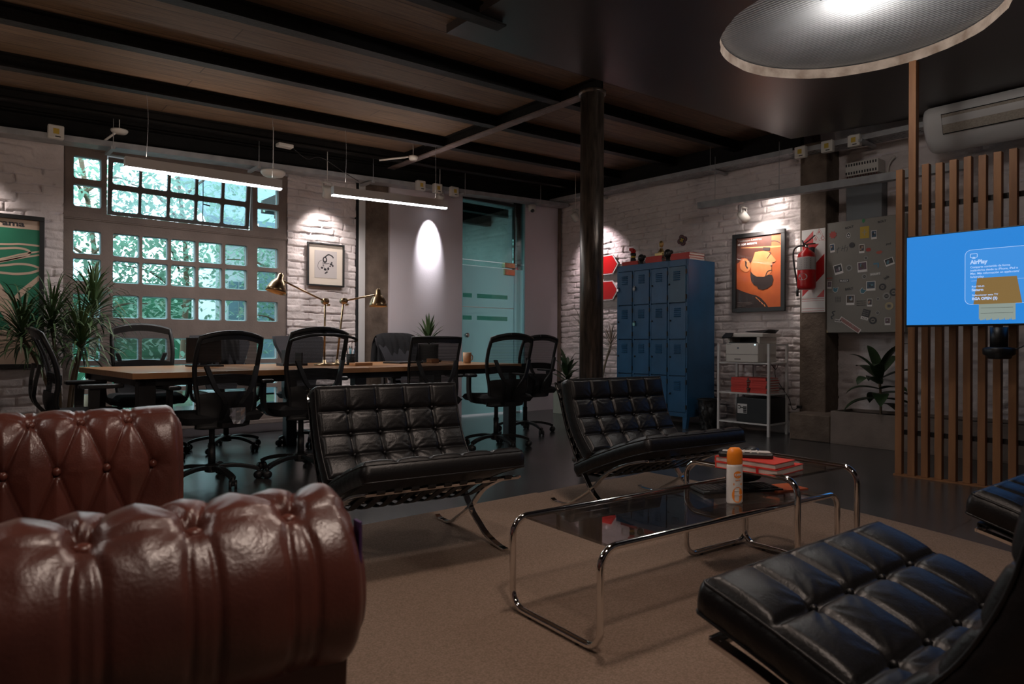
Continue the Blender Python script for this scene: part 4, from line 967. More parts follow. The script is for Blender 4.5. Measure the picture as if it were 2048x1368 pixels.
def arm_h(x, t, tb, front, sp, x0, near):
    # buttons: row A on the crest at t=tb, rows B, C down the inner face; folds over the outer roll
    h = .010
    k = round((x-x0)/sp); xa = x0+k*sp
    if xa > x0+1e-6: xa -= sp
    dxa = x-xa
    if t >= tb:                                   # outer side: pairs of folds from each button
        f = min(1, (t-tb)/.06); s_ = .006+.010*f
        dn = abs(abs(dxa)-s_); h -= (.010-.004*f)*exp(-(dn/.005)**2)*f+.0045*exp(-(dxa/.011)**2)*f*0
        cell = abs(dxa)/(sp/2); h += .011*(min(1, cell)**.6)*(1-.35*f) if x < x0+sp*.5 else .008
    else:                                         # inner side: diamonds
        rowB = tb-.145; rowC = tb-.29
        best = 1; segs = []
        for kk in (k-1, k, k+1):
            a = x0+kk*sp
            for s_ in (-.5, .5):
                segs.append((a, tb, a+s_*sp, rowB)); segs.append((a+s_*sp, rowB, a, rowC))
            segs.append((a, tb, a+.16*sp, tb+.06)); segs.append((a, tb, a-.16*sp, tb+.06))
        for (ax, ay, bx, by) in segs:
            if max(ax, bx) > x0+.56*sp: continue
            d, tt = seg_d(x, t, ax, ay, bx, by); best = min(best, d)
        h += .016*min(1, best/.045)**.55-.006*exp(-(best/.0035)**2)
        for kk in (k-1, k, k+1):
            for (bx_, by_) in ((x0+kk*sp, tb), (x0+(kk+.5)*sp, rowB), (x0+kk*sp, rowC)):
                if bx_ > x0+.6*sp: continue
                r = sqrt((x-bx_)**2+(t-by_)**2); h -= .012*exp(-(r/.014)**2)
                if r < .09: th = atan2(t-by_, x-bx_); h += .0018*sin(th*9+kk*2.1)*exp(-r/.03)*min(1, r/.01)
    r = sqrt(dxa**2+(t-tb)**2); h -= .016*exp(-(r/.016)**2)
    if r < .12: th = atan2(t-tb, dxa); h += .0026*sin(th*12+k*1.7)*exp(-r/.035)*min(1, r/.01)
    return h+.0012*sin(x*33+t*21)*sin(t*47-x*12)
def sofa_arm(yc, sgn, tb, x0, sp, near, name='arm', zo=0.):
    # along local x from -.86 to 0 (front); outward = sgn * (-y)
    nu, nv = (190, 120); m = MB(); Lx = .86
    def fn(u, v):
        x = -Lx+Lx*u; t = SL[-1]*v; p, nn = secat(t)
        if nn.dot(Vector((0, p.y, p.z-.57))) < 0: nn = -nn
        h = arm_h(x, t, tb, 0, sp, x0, near)*min(1, v/.03+.1)*min(1, (1-v)/.03+.1)
        e = -x; rd_ = .028
        sh = (rd_*(1-sqrt(max(0, 1-(1-e/rd_)**2))) if e < rd_ else 0)
        q = p.y+nn.y*(h-sh); z = p.z+nn.z*(h-sh)+zo*min(1, max(0, (p.z-.35)/.2))
        return Vector((x, yc-sgn*q, z))
    m.grid(fn, nu, nv, flip=(sgn > 0))
    # front face following the section
    ring = [fn(1, v/60) for v in range(61)]; c = Vector((0, yc, .57)); k = len(ring)
    m.add(ring+[p+Vector((.012, 0, 0))+(c-p)*.10 for p in ring], [(i, i+1, k+i+1, k+i) for i in range(k-1)], 0, True)
    m.add([p+Vector((.012, 0, 0))+(c-p)*.10 for p in ring], [tuple(range(k))], 0)
    o = m.build(name, m_brown, sofa, local=True)
    xs_ = [x0-sp*i for i in range(7)]
    for x in xs_:
        if x > -Lx+.02:
            p, nn = secat(tb); nn = -nn if nn.dot(Vector((0, p.y, p.z-.57))) < 0 else nn
            MB().ball((x, yc-sgn*(p.y-nn.y*.004), p.z-nn.z*.004+zo), (.014, .012, .0085) if near else .0125, 16).build('button', m_btn, o, local=True)
    if not near:
        for r_, off in ((tb-.145, .5), (tb-.29, 0)):
            for i in range(-1, 7):
                x = x0-sp*(i+off) if off == 0 else x0-sp*(i+.5)
                if x > -Lx+.02 and x <= x0+.55*sp:
                    p, nn = secat(r_); nn = -nn if nn.dot(Vector((0, p.y, p.z-.57))) < 0 else nn
                    MB().ball((x, yc-sgn*(p.y+nn.y*.004), p.z+nn.z*.004+zo), .0125, 14).build('button', m_btn, o, local=True)
    # outer side panel below the roll and its front
    pn = MB(); 
    def pf(u, v): x = -Lx+Lx*u; z = .492-.367*v; return Vector((x-.003*sin(v*3), yc-sgn*(.045+.008*sin(u*9+v*4)+.01*sin(pi*v)), z))
    pn.grid(pf, 40, 14, flip=(sgn > 0)); pn.bx((-.86, min(yc+sgn*.1, yc-sgn*.04), .125), (-.004, max(yc+sgn*.1, yc-sgn*.04), .497)); pn.build('side_panel', m_brown, o, local=True)
    MB().tube([(-Lx, yc-sgn*.055, .487), (-.003, yc-sgn*.055, .487)], .005, 6).build('piping', m_brown, o, local=True)
    return o
TB_ = SL[8*6]-.012          # arc length of the crest
na = sofa_arm(0.0, 1, TB_+.045, -.085, .125, True)
MB().box((0, 0, 0), (.004, .022, .06)).build('purple_tag', m_purple, na, local=True).location = (.004, -.075, .655)
fa = sofa_arm(1.40, -1, TB_-.068, -.135, .120, False, zo=.022)
MB().bx((-.84, .13, .28), (-.06, 1.27, .42)).build('seat_cushion', m_brown, sofa, bevel=.03, local=True, seg=3)
MB().bx((-.86, .06, .125), (-.03, 1.34, .28)).build('base', m_brown, sofa, bevel=.01, local=True)
m = MB().tube(smoothpath([(-.88, -.05, .62), (-.89, .6, .62), (-.88, 1.45, .62)], 8), .115, 20).bx((-.97, -.04, .125), (-.80, 1.44, .62)); m.build('backrest', m_brown, sofa, local=True)
for x in (-.10, -.88):
    for y in (.0, 1.40): MB().lathe([(.018, 0), (.034, .03), (.036, .07), (.026, .1), (.026, .125)], (x, y, 0)).build('leg', m_blk, sofa, local=True)

# ------------------------------------------------------------------ long oak desk
DA = radians(4.0); D0 = (.945, 4.715)
desk = thing('desk', 'long oak topped work desk with black steel frame in front of the window', 'desk', (D0[0], D0[1], 0), DA)
ZD = .748
for (a, b_) in ((0, 1.69), (1.695, 3.40)):
    o = MB().bx((a, 0, ZD-.038), (b_, 1.34, ZD)).build('table_top', m_wood, desk, bevel=.002, local=True)
m = MB().bx((.03, .05, ZD-.085), (3.37, .09, ZD-.038)).bx((.03, 1.25, ZD-.085), (3.37, 1.29, ZD-.038)).bx((.05, .05, ZD-.085), (.09, 1.29, ZD-.038)).bx((1.66, .05, ZD-.085), (1.73, 1.29, ZD-.038)).bx((3.31, .05, ZD-.085), (3.35, 1.29, ZD-.038))
m.build('steel_frame', m_blk, desk, local=True)
for x in (.05, 1.60, 3.28):
    for y in (.05, 1.21): MB().bx((x, y, 0), (x+.10, y+.08, ZD-.038)).build('leg', m_blk, desk, bevel=.003, local=True)
def DP(a, b_, z=0): return Vector((D0[0]+a*cos(DA)-b_*sin(DA), D0[1]+a*sin(DA)+b_*cos(DA), ZD+z))

# ------------------------------------------------------------------ office chairs
def office(label, style='net', arms=True, netmat=None):
    t = thing('office_chair', label, 'office chair', (0, 0, 0), 0, 'black office chairs round the desk')
    m = MB().lathe([(.028, .07), (.045, .075), (.05, .12), (.030, .13)], (0, 0, 0), 16); 
    for k in range(5):
        a = radians(90+36+72*k); d = Vector((cos(a), sin(a), 0))
        m.bar(smoothpath([d*.03+Vector((0, 0, .105)), d*.14+Vector((0, 0, .108)), d*.25+Vector((0, 0, .088)), d*.305+Vector((0, 0, .066))], 4), .040, .026, side=(-d.y, d.x, 0))
    m.build('base', m_blk, t, local=True, bevel=.004)
    for k in range(5):
        a = radians(90+36+72*k); d = Vector((cos(a), sin(a), 0)); c = d*.305+Vector((0, 0, .028)); s_ = Vector((-d.y, d.x, 0)); s_ = (s_+d*.5).normalized()
        MB().cyl(c-s_*.026, c-s_*.008, .028, n=16).cyl(c+s_*.008, c+s_*.026, .028, n=16).cyl(c-s_*.01, c+s_*.01, .012, n=8).cyl(c, c+Vector((0, 0, .045)), .008, n=8).build('caster', m_blk, t, local=True)
    MB().cyl((0, 0, .11), (0, 0, .27), .024, n=18).cyl((0, 0, .25), (0, 0, .42), .019, n=18).build('gas_column', m_blk, t, local=True)
    MB().bx((-.08, -.11, .385), (.08, .10, .425)).tube([(.05, .0, .395), (.21, .02, .40), (.26, .02, .395)], .006, 6).build('tilt_mechanism', m_blk, t, local=True, bevel=.005)
    m = MB()
    def sf(u, v):
        x = (u-.5)*2; y = (v-.5)*2; e = max(abs(x), abs(y)); r = max(0, (e-.80)/.20)
        return Vector((x*.245*(1-.06*y), .02+y*.235-.01, .49-.03*r**2-.012*y*y*(y > 0)+.008*abs(x)))
    m.grid(sf, 20, 20); b_ = [sf(u, v) for u, v in [(i/20, 0) for i in range(20)]+[(1, i/20) for i in range(20)]+[(1-i/20, 1) for i in range(20)]+[(0, 1-i/20) for i in range(20)]]
    k = len(b_); m.add(b_+[Vector((p.x*.9, p.y*.9, .425)) for p in b_], [(i, (i+1) % k, k+(i+1) % k, k+i)[::-1] for i in range(k)], 0, True); m.add([Vector((p.x*.9, p.y*.9, .425)) for p in b_], [tuple(range(k))[::-1]])
    m.build('seat', m_fab, t, local=True)
    # backrest: side profile (y,z), half width by height
    PR = smoothpath([(0, -.215, .46), (0, -.245, .56), (0, -.232, .68), (0, -.255, .82), (0, -.305, .945), (0, -.335, 1.02)], 6)
    def py(z):
        for a, b_ in zip(PR, PR[1:]):
            if b_.z >= z: k = (z-a.z)/max(1e-6, b_.z-a.z); return a.y+(b_.y-a.y)*k
        return PR[-1].y
    if style == 'net': hw = lambda z: .172+.040*min(1, max(0, (z-.46)/.32))-.012*max(0, (z-.9)/.12); z0, z1, arch = .40, .985, .035
    elif style == 'rect': hw = lambda z: .215; z0, z1, arch = .52, .985, .004
    else: hw = lambda z: .12+.13*min(1, max(0, (z-.5)/.42))**1.2; z0, z1, arch = .52, 1.0, .008
    def bp(x, z):                       # x in -1..1
        w_ = hw(z); return Vector((x*w_, (py(min(z, 1.02)) if z > .46 else -.215+(.46-z)*.4)+.035*(x*x), z+arch*(1-x*x)*(z-z0)/(z1-z0)))
    R = [bp(-1, z0+(z1-z0)*i/12) for i in range(13)]+[bp(-1+2*i/10, z1) for i in range(1, 11)]+[bp(1, z1-(z1-z0)*i/12) for i in range(1, 13)]+[bp(1-2*i/10, z0) for i in range(1, 10)]
    if style in ('net', 'rect'):
        m = MB().tube(R, .016 if style == 'net' else .012, 8, closed=True)
        m.bar([bp(-.98+1.96*i/10, z1-.02) for i in range(11)], .045, .018, side=(0, 0, 1))
        if style == 'net':
            m.grid(lambda u, v: bp(-1+2*u, z0+(.62-z0)*v)+Vector((0, -.012, 0)), 12, 6)
            m.box((0, -.34, 1.023), (.085, .02, .014))
        fr_ = m.build('backrest_frame', m_blk, t, local=True)
        m = MB().grid(lambda u, v: bp(-1+2*u, z0+(z1-z0)*v), 14, 16); m.build('backrest_net', netmat or (m_net if style == 'net' else m_net2), t, local=True)
        m = MB().bar(smoothpath([(-.17, -.29, .80), (-.12, -.31, .66), (-.05, -.30, .56), (-.04, -.20, .44)], 4), .03, .02).bar(smoothpath([(.17, -.29, .80), (.12, -.31, .66), (.05, -.30, .56), (.04, -.20, .44)], 4), .03, .02).bx((-.06, -.28, .40), (.06, -.10, .43))
        if style == 'net': m.bar([bp(-1+2*i/10, .70)+Vector((0, .012, 0)) for i in range(11)], .06, .016, side=(0, 0, 1))
        m.build('back_support', m_blk, t, local=True)
    else:
        m = MB().grid(lambda u, v: bp(-1+2*u, z0+(z1-z0)*v)+Vector((0, .028, 0)), 14, 16).grid(lambda u, v: bp(-1+2*u, z0+(z1-z0)*v)+Vector((0, -.028, 0)), 14, 16, flip=True)
        k = len(R); m.add([p+Vector((0, .028, 0)) for p in R]+[p+Vector((0, -.028, 0)) for p in R], [(i, (i+1) % k, k+(i+1) % k, k+i) for i in range(k)], 0, True)
        m.build('backrest', m_fabg, t, local=True); MB().bar(smoothpath([(0, -.27, .70), (0, -.29, .55), (0, -.15, .42)], 4), .07, .02).build('back_support', m_blk, t, local=True)
    if arms:
        for sx in (-1, 1):
            m = MB().bar(smoothpath([(sx*.12, 0, .41), (sx*.25, -.02, .43), (sx*.285, -.02, .50), (sx*.285, -.015, .645)], 4), .055, .022, side=(0, 1, 0)); m.build('armrest_post', m_blk, t, local=True)
            MB().box((sx*.285, .02, .660), (.085, .25, .028)).build('armrest_pad', m_blk, t, local=True, bevel=.012)
    return t
oc = office('black net-backed office chair, leftmost of those with backs to the camera')
def put(o, x, y, deg, sc=1): o.location = (x, y, 0); o.rotation_euler = (0, 0, radians(deg)); o.scale = (sc, sc, sc); return o
put(oc, 1.44, 4.80, 8, .985)
oc2 = put(copy_tree(oc, label='black net-backed office chair at the left end of the desk, seen from the side'), .80, 5.25, -90)
oc3 = put(copy_tree(oc, label='black net-backed office chair behind the left end of the desk, facing the camera'), 1.34, 6.12, 180-3, 1.06)
oc4 = put(copy_tree(oc, label='black net-backed office chair below the brass lamps, with a hanger bar on its back'), 2.07, 4.82, 3, 1.02)
MB().tube(smoothpath([(-.24, -.34, .935), (-.22, -.385, .95), (-.1, -.40, .975), (.1, -.40, .975), (.22, -.385, .95), (.24, -.34, .935)], 4), .010, 8).tube([(0, -.40, .975), (0, -.33, 1.0)], .008, 6).build('hanger_bar', m_blk, oc4, local=True)
oc5 = put(copy_tree(oc, label='black net-backed office chair at the front right of the desk, nearest the round column'), 3.90, 4.80, -10)
oc6 = put(copy_tree(oc, label='black net-backed office chair at the desk end, behind another by the column'), 4.80, 5.42, -8)
or1 = put(office('black office chair with a square tilted back, behind the left lounge chair', 'rect'), 3.24, 4.97, -12)
os1 = put(office('charcoal fabric office chair behind the desk, before the middle of the window', 'solid'), 1.98, 6.20, 174)
os2 = put(copy_tree(os1, label='charcoal fabric office chair behind the desk, just right of the window, widening upwards'), 2.72, 6.05, 186)
os3 = put(copy_tree(os1, label='charcoal fabric office chair behind the desk that carries the black jacket'), 4.02, 6.50, 176)
# shiny clear badge on the back of the nearest chair
t = thing('clear_cup', 'crumpled clear shiny object hanging low on the back of an office chair', 'cup', (1.485, 4.455, .49))
c0 = Vector((1.492, 4.44, .475)); m = MB(); rdd = random.Random(5)
V = []; 
for i in range(5):
    for k in range(9): a = 2*pi*k/9; r = (.030, .046, .052, .045, .052)[i]*rdd.uniform(.85, 1.1); V.append(c0+Vector((r*cos(a), r*.6*sin(a), -.05+.025*i)))
m.add(V, [(i*9+k, i*9+(k+1) % 9, (i+1)*9+(k+1) % 9, (i+1)*9+k) for i in range(4) for k in range(9)]+[tuple(range(9))[::-1]])
mg = bpy.data.materials.new('clear_plastic'); mg.use_nodes = True; b_ = mg.node_tree.nodes['Principled BSDF']; b_.inputs['Base Color'].default_value = (.8, .8, .85, 1); b_.inputs['Roughness'].default_value = .06; b_.inputs['Metallic'].default_value = .85
m.build('cup_body', mg, t)
# jackets
def jacket(c, rz, w_, h, label, dep=.13, seed=0):
    t = thing('jacket', label, 'jacket', c, rz, 'jackets on the office chairs'); m = MB()
    def fn(u, v):
        a = (v-.5)*2; th = a*1.35; x = (u-.5)*2
        z = h*cos(th)**.6 if abs(th) < 1.5 else 0
        z = h*(1-abs(a)**2.6); y = dep*(a if abs(a) < .5 else (abs(a)**.35)*(1 if a > 0 else -1)*.66)
        fold = .012*sin(u*19+seed+a*3)*abs(a)+.008*sin(u*41+a*7)
        return Vector((x*w_/2*(1-.10*(1-abs(a)))*(1-.04*abs(x)**6), y+fold, z-.035*x*x*x*x-h*.05))
    m.grid(fn, 40, 30); o = m.build('cloth', m_fab, t, local=True); s_ = o.modifiers.new('thick', 'SOLIDIFY'); s_.thickness = .006
    return t
jacket((4.04, 6.80, .62), radians(176), .56, .46, 'black jacket draped over the chair behind the desk, near the glass door', .12)
jacket((2.0, 6.47, .76), radians(174), .36, .27, 'dark jacket over the chair behind the desk left of centre of the window', .10, 3)

# ------------------------------------------------------------------ things on the desk
def desk_lamp(base, el, sh, tip, label):
    t = thing('desk_lamp', label, 'desk lamp', base, 0, 'brass desk lamps'); b_ = Vector(base); el = Vector(el); sh = Vector(sh)
    MB().lathe([(.085, 0), (.085, .012), (.02, .02), (.012, .05)], base).build('base', m_brass, t)
    MB().tube([b_+Vector((0, 0, .04)), el], .0085, 10).tube([el, sh], .0075, 10).build('arm', m_brass, t)
    MB().cyl(el+Vector((-.0, -.028, 0)), el+Vector((0, .028, 0)), .026, n=18).cyl(el+Vector((.03, -.02, -.03)), el+Vector((.03, .02, -.03)), .009, n=10).build('joint', m_brass, t)
    d = Vector(tip).normalized(); T = Matrix.Translation(sh) @ d.to_track_quat('Z', 'Y').to_matrix().to_4x4()
    MB().lathe([(0, .052), (.012, .050), (.014, .044), (.022, .040), (.026, .0), (.040, -.012), (.062, -.045), (.078, -.085), (.082, -.112), (.079, -.112), (.072, -.08), (.055, -.045), (.0, -.03)], M=T, n=28).build('shade', m_brass, t)
    return t
desk_lamp((2.545, 5.45, ZD), (2.535, 5.42, 1.292), (2.135, 5.40, 1.452), (.30, 0, 1), 'brushed brass desk lamp reaching left, its shade in front of the window')
desk_lamp((2.66, 5.45, ZD), (2.705, 5.42, 1.302), (3.03, 5.40, 1.375), (0, 0, 1), 'brushed brass desk lamp reaching right, its shade in front of the concrete column')
p = DP(1.86, .55); t = thing('pen_cup', 'black wire cup of pens on the desk beside the brass lamps', 'pen cup', p)
MB().lathe([(0, 0), (.034, 0), (.036, .004), (.039, .095), (.037, .095), (.033, .006), (0, .006)], p).build('cup', m_net2, t)
MB().tube([p+Vector((.039*cos(a), .039*sin(a), .095)) for a in [k*pi/8 for k in range(16)]], .003, 5, closed=True).build('rim', m_blk, t)
pc = [(.02, .35, .55), (.0, .30, .40), (.55, .02, .02), (.05, .05, .05), (.3, .5, .6), (.1, .1, .12)]
for i in range(6):
    a = i*1.05; q = p+Vector((.018*cos(a), .018*sin(a), .008)); e = p+Vector((.042*cos(a+.3), .036*sin(a+.3), .13+.018*(i % 3)))
    pe = thing('pen', ('teal pen leaning in the black wire cup', 'dark teal pen leaning in the black wire cup', 'red pen leaning in the black wire cup', 'black pen leaning in the black wire cup', 'pale blue pen leaning in the black wire cup', 'dark grey pen leaning in the black wire cup')[i], 'pen', q, 0, 'pens in the cup')
    MB().cyl(q, e, .0045, n=8).build('barrel', M_('pen_barrel', pc[i], .4), pe)
    MB().cyl(e, e+(e-q).normalized()*.02, .005, .003, n=8).build('pen_cap', m_blk, pe)
p = DP(1.88, .42); single(MB().box(p+Vector((0, 0, .0125)), (.17, .10, .024), rz=DA), 'wooden_tray', m_wood, 'small flat wooden block on the desk in front of the pen cup', 'tray', p, bevel=.003)
p = DP(3.07, .42); t = thing('mug', 'pale wooden mug on the right end of the desk', 'mug', p)
MB().lathe([(0, 0), (.036, 0), (.041, .05), (.042, .105), (.038, .105), (.036, .01), (0, .01)], p).build('mug_body', M_('pale_terracotta', (.50, .32, .20), .7), t)
MB().tube(smoothpath([p+Vector((.04, 0, .085)), p+Vector((.065, 0, .07)), p+Vector((.062, 0, .035)), p+Vector((.04, 0, .025))], 4), .005, 8).build('handle', M_('pale_terracotta', (.50, .32, .20), .7), t)
p = DP(2.75, .55); single(MB().box(p+Vector((0, 0, .022)), (.10, .07, .044), rz=.2), 'wooden_box', m_wood, 'small wooden box on the desk, seen through the square-backed chair', 'box', p, bevel=.003)
p = DP(2.55, .75); t = thing('laptop', 'closed black laptop on the right half of the desk', 'laptop', p, DA+.2)
MB().box((0, 0, .008), (.32, .22, .015)).build('body', m_blk, t, bevel=.003, local=True)
t = thing('cable_coil', 'loose black cables lying on the desk beside the closed laptop', 'cable', DP(2.75, .62)); m = MB()
for k in range(4):
    q = DP(2.70+.04*k, .66, .006); MB().tube(smoothpath([q+Vector((.11*cos(a)*(1+.2*sin(3*a+k)), .06*sin(a), .004+.006*k*abs(sin(a*1.5)))) for a in [j*.5 for j in range(12)]], 3), .004, 6).build('cable_loop', m_blk, t)
t = thing('desk_objects_stand', 'black desk organiser behind the net-backed chair under the brass lamps', 'organiser', DP(1.42, .75)); p = DP(1.42, .75)
MB().box(p+Vector((0, 0, .01)), (.22, .12, .02), rz=DA).box(p+Vector((-.06, 0, .07)), (.012, .11, .12), rz=DA).box(p+Vector((.06, .0, .06)), (.012, .11, .10), rz=DA).build('tray', m_blk, t)
t = thing('monitor', 'dark monitor lying low on the desk behind the second chair from the left', 'monitor', DP(.78, .95)); p = DP(.78, .95)
MB().box(p+Vector((0, 0, .006)), (.24, .16, .012), rz=DA).build('foot', m_blk, t); MB().box(p+Vector((0, .02, .13)), (.27, .02, .20), rz=DA).build('screen', m_blk, t, bevel=.004); MB().box(p+Vector((0, .03, .08)), (.05, .02, .15), rz=DA).build('stand', m_blk, t)
t = thing('potted_plant', 'spiky pineapple-like plant behind the jacket chair at the right of the desk', 'plant', (4.45, 6.74, 0)); 
MB().lathe([(0, .0), (.10, 0), (.115, .90), (.12, .93), (.11, .92), (0, .90)], (4.45, 6.74, 0)).build('pot', m_terra, t)
m = MB(); rd = random.Random(8)
for k in range(30):
    a = k*2.4; el_ = .25+.045*k; m.leaf((4.45, 6.74, .92+.004*k), (cos(a)*cos(el_), sin(a)*cos(el_), sin(el_)), .23+.05*rd.random(), .034, .55, 6)
m.build('foliage', m_leafm, t)
# ------------------------------------------------------------------ blue lockers
LA = -.06; LC = (6.38, 4.50)
# local frame: x' along depth into the wall (+X), y' along the front (+Y)
lk = thing('locker', 'tall blue metal locker block with sixteen vented doors against the brick wall', 'locker', (LC[0], LC[1], 0), 0)
LM = Matrix.Translation((LC[0], LC[1], 0)) @ Matrix(((cos(-.06), sin(.06), 0, 0), (sin(-.06), cos(.06), 0, 0), (0, 0, 1, 0), (0, 0, 0, 1)))
LM = Matrix.Translation((LC[0], LC[1], 0)) @ Matrix.Rotation(radians(-2.2), 4, 'Z')
LW, LH, LD = 1.055, 1.893, .50
def lbx(m, a, b_, mat=0): return m.bx(a, b_, mat, LM)
m = MB(); lbx(m, (.02, 0, .13), (LD, LW, LH)); lbx(m, (0, 0, .13), (.02, .028, LH)); lbx(m, (0, LW-.028, .13), (.02, LW, LH)); lbx(m, (0, 0, LH-.075), (.02, LW, LH)); lbx(m, (0, 0, .13), (.02, LW, .175))
for k in range(1, 4): lbx(m, (0, LW*k/4-.012, .13), (.02, LW*k/4+.012, LH))
m.build('body', m_blue, lk, bevel=.003)
for (x, y) in ((0, 0), (0, LW-.06), (LD-.06, 0), (LD-.06, LW-.06)):
    m = MB(); m.prism([(0, .13), (.06, .13), (.06, .0), (.02, .0)] if y == 0 else [(0, .13), (.06, .13), (.04, .0), (.0, .0)], 0, .05, M=LM @ Matrix.Translation((x, y, 0)) @ Matrix(((0, 0, 1, 0), (1, 0, 0, 0), (0, 1, 0, 0), (0, 0, 0, 1))))
    m.build('leg', m_blue, lk)
dh = (LH-.075-.175)/4; dw = LW/4
for c in range(4):
    for r in range(4):
        y0 = c*dw+.018; y1 = (c+1)*dw-.018; z0 = .175+r*dh+.006; z1 = .175+(r+1)*dh-.006
        xo = -.006
        Dm = LM @ Matrix.Translation((xo, y1 if not (c == 0 and r == 3) else y1, 0))
        if c == 0 and r == 3: y1 += .010; xo = -.014
        m = MB(); lbx(m, (xo, y0, z0), (.016, y1, z1)); d_ = m.build('door', m_blue2 if (c == 0 and r == 3) else m_blue, lk, bevel=.002)
        m = MB(); zc_ = z0+dh*.60
        for k in range(5):
            zz = zc_+.022*k; m.prism([(0, 0), (-.011, .002), (-.012, .006), (0, .013)], 0, .088, M=LM @ Matrix.Translation((xo, (y0+y1)/2-.044, zz)) @ Matrix(((1, 0, 0, 0), (0, 0, 1, 0), (0, 1, 0, 0), (0, 0, 0, 1))))
        m.build('vent', m_blue, d_)
        m = MB(); m.ball(LM @ Vector((xo-.008, y1-.018, z0+dh*.50)), .011, 10); m.build('lock', m_blk, d_)
        for zz in (z0+.06, z1-.06): MB().bx((xo-.004, y0-.012, zz-.025), (.0, y0+.001, zz+.025), M=LM).build('hinge', m_blk, d_)
def padlock(y, z, label, col):
    p = LM @ Vector((-.03, y, z)); t = thing('padlock', label, 'padlock', p, 0, 'padlocks on the lockers')
    MB().box(p, (.014, .032, .036)).build('body', col, t, bevel=.003); MB().tube([p+Vector((0, .011*cos(a), .018+.022*sin(a))) for a in [k*pi/8 for k in range(9)]], .003, 6).build('shackle', m_chrome, t)
padlock(dw*3-.036, .175+3*dh+dh*.46, 'padlock on a top row locker door, the one nearer the middle', m_galv)
padlock(dw*4-.036, .175+3*dh+dh*.46, 'padlock on the top door nearest the round column', m_chrome)
padlock(dw*3-.036, .175+2*dh+dh*.44, 'pale teal padlock on a door in the second row from the top', M_('teal_metal', (.25, .55, .55), .4))
# stacks of red books on the lockers
ZL = LH
def stack(yc, xc, n, L, W_, where, dark=False):
    for k in range(n):
        c = LM @ Vector((xc+.004*((k*7) % 3-1), yc+.005*((k*5) % 3-1), ZL+.0005+k*.0285))
        book(c, L, W_, .028, radians(-2.2)+pi/2*0, 'red book, %s of the stack %s' % (('bottom', 'middle', 'top')[k], where), 'red books stacked on the lockers')
stack(.17, .22, 3, .28, .26, 'on the lockers nearest the orange poster')
stack(.55, .22, 3, .28, .25, 'under the gold bust on the lockers')
stack(.92, .22, 2, .28, .26, 'at the column end of the lockers')
def L_(x, y, z): return LM @ Vector((x, y, z))
zb = ZL+.0865
t = thing('bust_trophy', 'small gold bust on a square base on top of the lockers', 'trophy', L_(.17, .51, zb)); p = L_(.17, .51, zb)
MB().box(p+Vector((0, 0, .018)), (.11, .11, .036)).build('base', m_gold, t, bevel=.003)
m = MB().lathe([(.045, .036), (.042, .052), (.022, .075), (.018, .095)], p).ball(p+Vector((0, 0, .145)), (.030, .026, .040), 18).ball(p+Vector((-.027, 0, .138)), (.008, .006, .010), 8).ball(p+Vector((-.02, 0, .118)), (.012, .014, .010), 8).ball(p+Vector((0, .026, .143)), (.006, .004, .010), 8).ball(p+Vector((0, -.026, .143)), (.006, .004, .010), 8)
m.build('bust', m_gold, t)
t = thing('toy_figure', 'small red, black and yellow toy figure on the books at the column end', 'figure', L_(.15, .93, ZL+.058)); p = L_(.15, .93, ZL+.058)
MB().lathe([(.034, 0), (.034, .03), (.028, .045)], p, 10).build('legs', m_fabg, t); MB().lathe([(.024, .045), (.030, .05), (.030, .068), (.024, .072)], p, 10).build('belt', m_yel, t)
MB().lathe([(.032, .072), (.036, .08), (.034, .105)], p, 10).build('torso', m_blk, t); MB().ball(p+Vector((0, 0, .130)), (.036, .034, .034), 10).box(p+Vector((-.02, .01, .15)), (.05, .05, .03), rz=.5).build('head', m_redg, t)
for (y, s_, lb) in ((.355, 1.15, 'black head figure between the stack with the gold bust and the flower ornament'), (.755, 1.0, 'black head figure between the gold bust and the toy figure')):
    p = L_(.10, y, ZL); t = thing('head_sculpture', lb, 'figure', p, 0, 'black head figures on the lockers')
    m = MB().lathe([(.026*s_, 0), (.020*s_, .02*s_), (.020*s_, .05*s_)], p).ball(p+Vector((0, 0, .085*s_)), (.044*s_, .038*s_, .046*s_), 16).ball(p+Vector((-.036*s_, 0, .07*s_)), (.016*s_, .018*s_, .018*s_), 10).ball(p+Vector((.02, -.03*s_, .10*s_)), (.02*s_, .018*s_, .02*s_), 8)
    m.build('head', m_blk, t); MB().ball(p+Vector((-.044*s_, .014*s_, .085*s_)), (.004, .007, .007), 8).ball(p+Vector((-.044*s_, -.014*s_, .085*s_)), (.004, .007, .007), 8).build('eyes', m_galv, t)
p = L_(.13, .175, zb); t = thing('flower_ornament', 'dark four-petalled flower disc on a clear stand on the lockers', 'ornament', p)
T = frameM(p+Vector((0, 0, .148)), (0, -1, 0), (0, 0, 1)) @ Matrix.Rotation(.3, 4, 'Z')
def petal(s_): P = []; 
def petals(R): return [((R*(.72+.34*abs(cos(2*a))**.8))*cos(a), (R*(.72+.34*abs(cos(2*a))**.8))*sin(a)) for a in [k*pi/24 for k in range(48)]]
MB().prism(petals(.062), -.006, .006, M=T).build('disc', M_('maroon', (.05, .012, .018), .5), t)
MB().prism(petals(.048), .006, .0075, M=T).build('petal_ring', M_('rose_brown', (.22, .05, .05), .5), t); MB().prism(petals(.041), .0075, .009, M=T).build('inner_disc', m_ink, t)
MB().box((0, 0, .010), (.052, .014, .004), M=T).box((0, 0, .010), (.014, .052, .004), M=T).build('cross', m_yel, t)
MB().bx((-.022, -.01, -.150), (.022, .01, -.142), M=T @ Matrix.Rotation(-.3, 4, 'Z')).bx((-.002, -.004, -.145), (.002, .004, -.06), M=T @ Matrix.Rotation(-.3, 4, 'Z')).build('clear_stand', m_glassp, t)
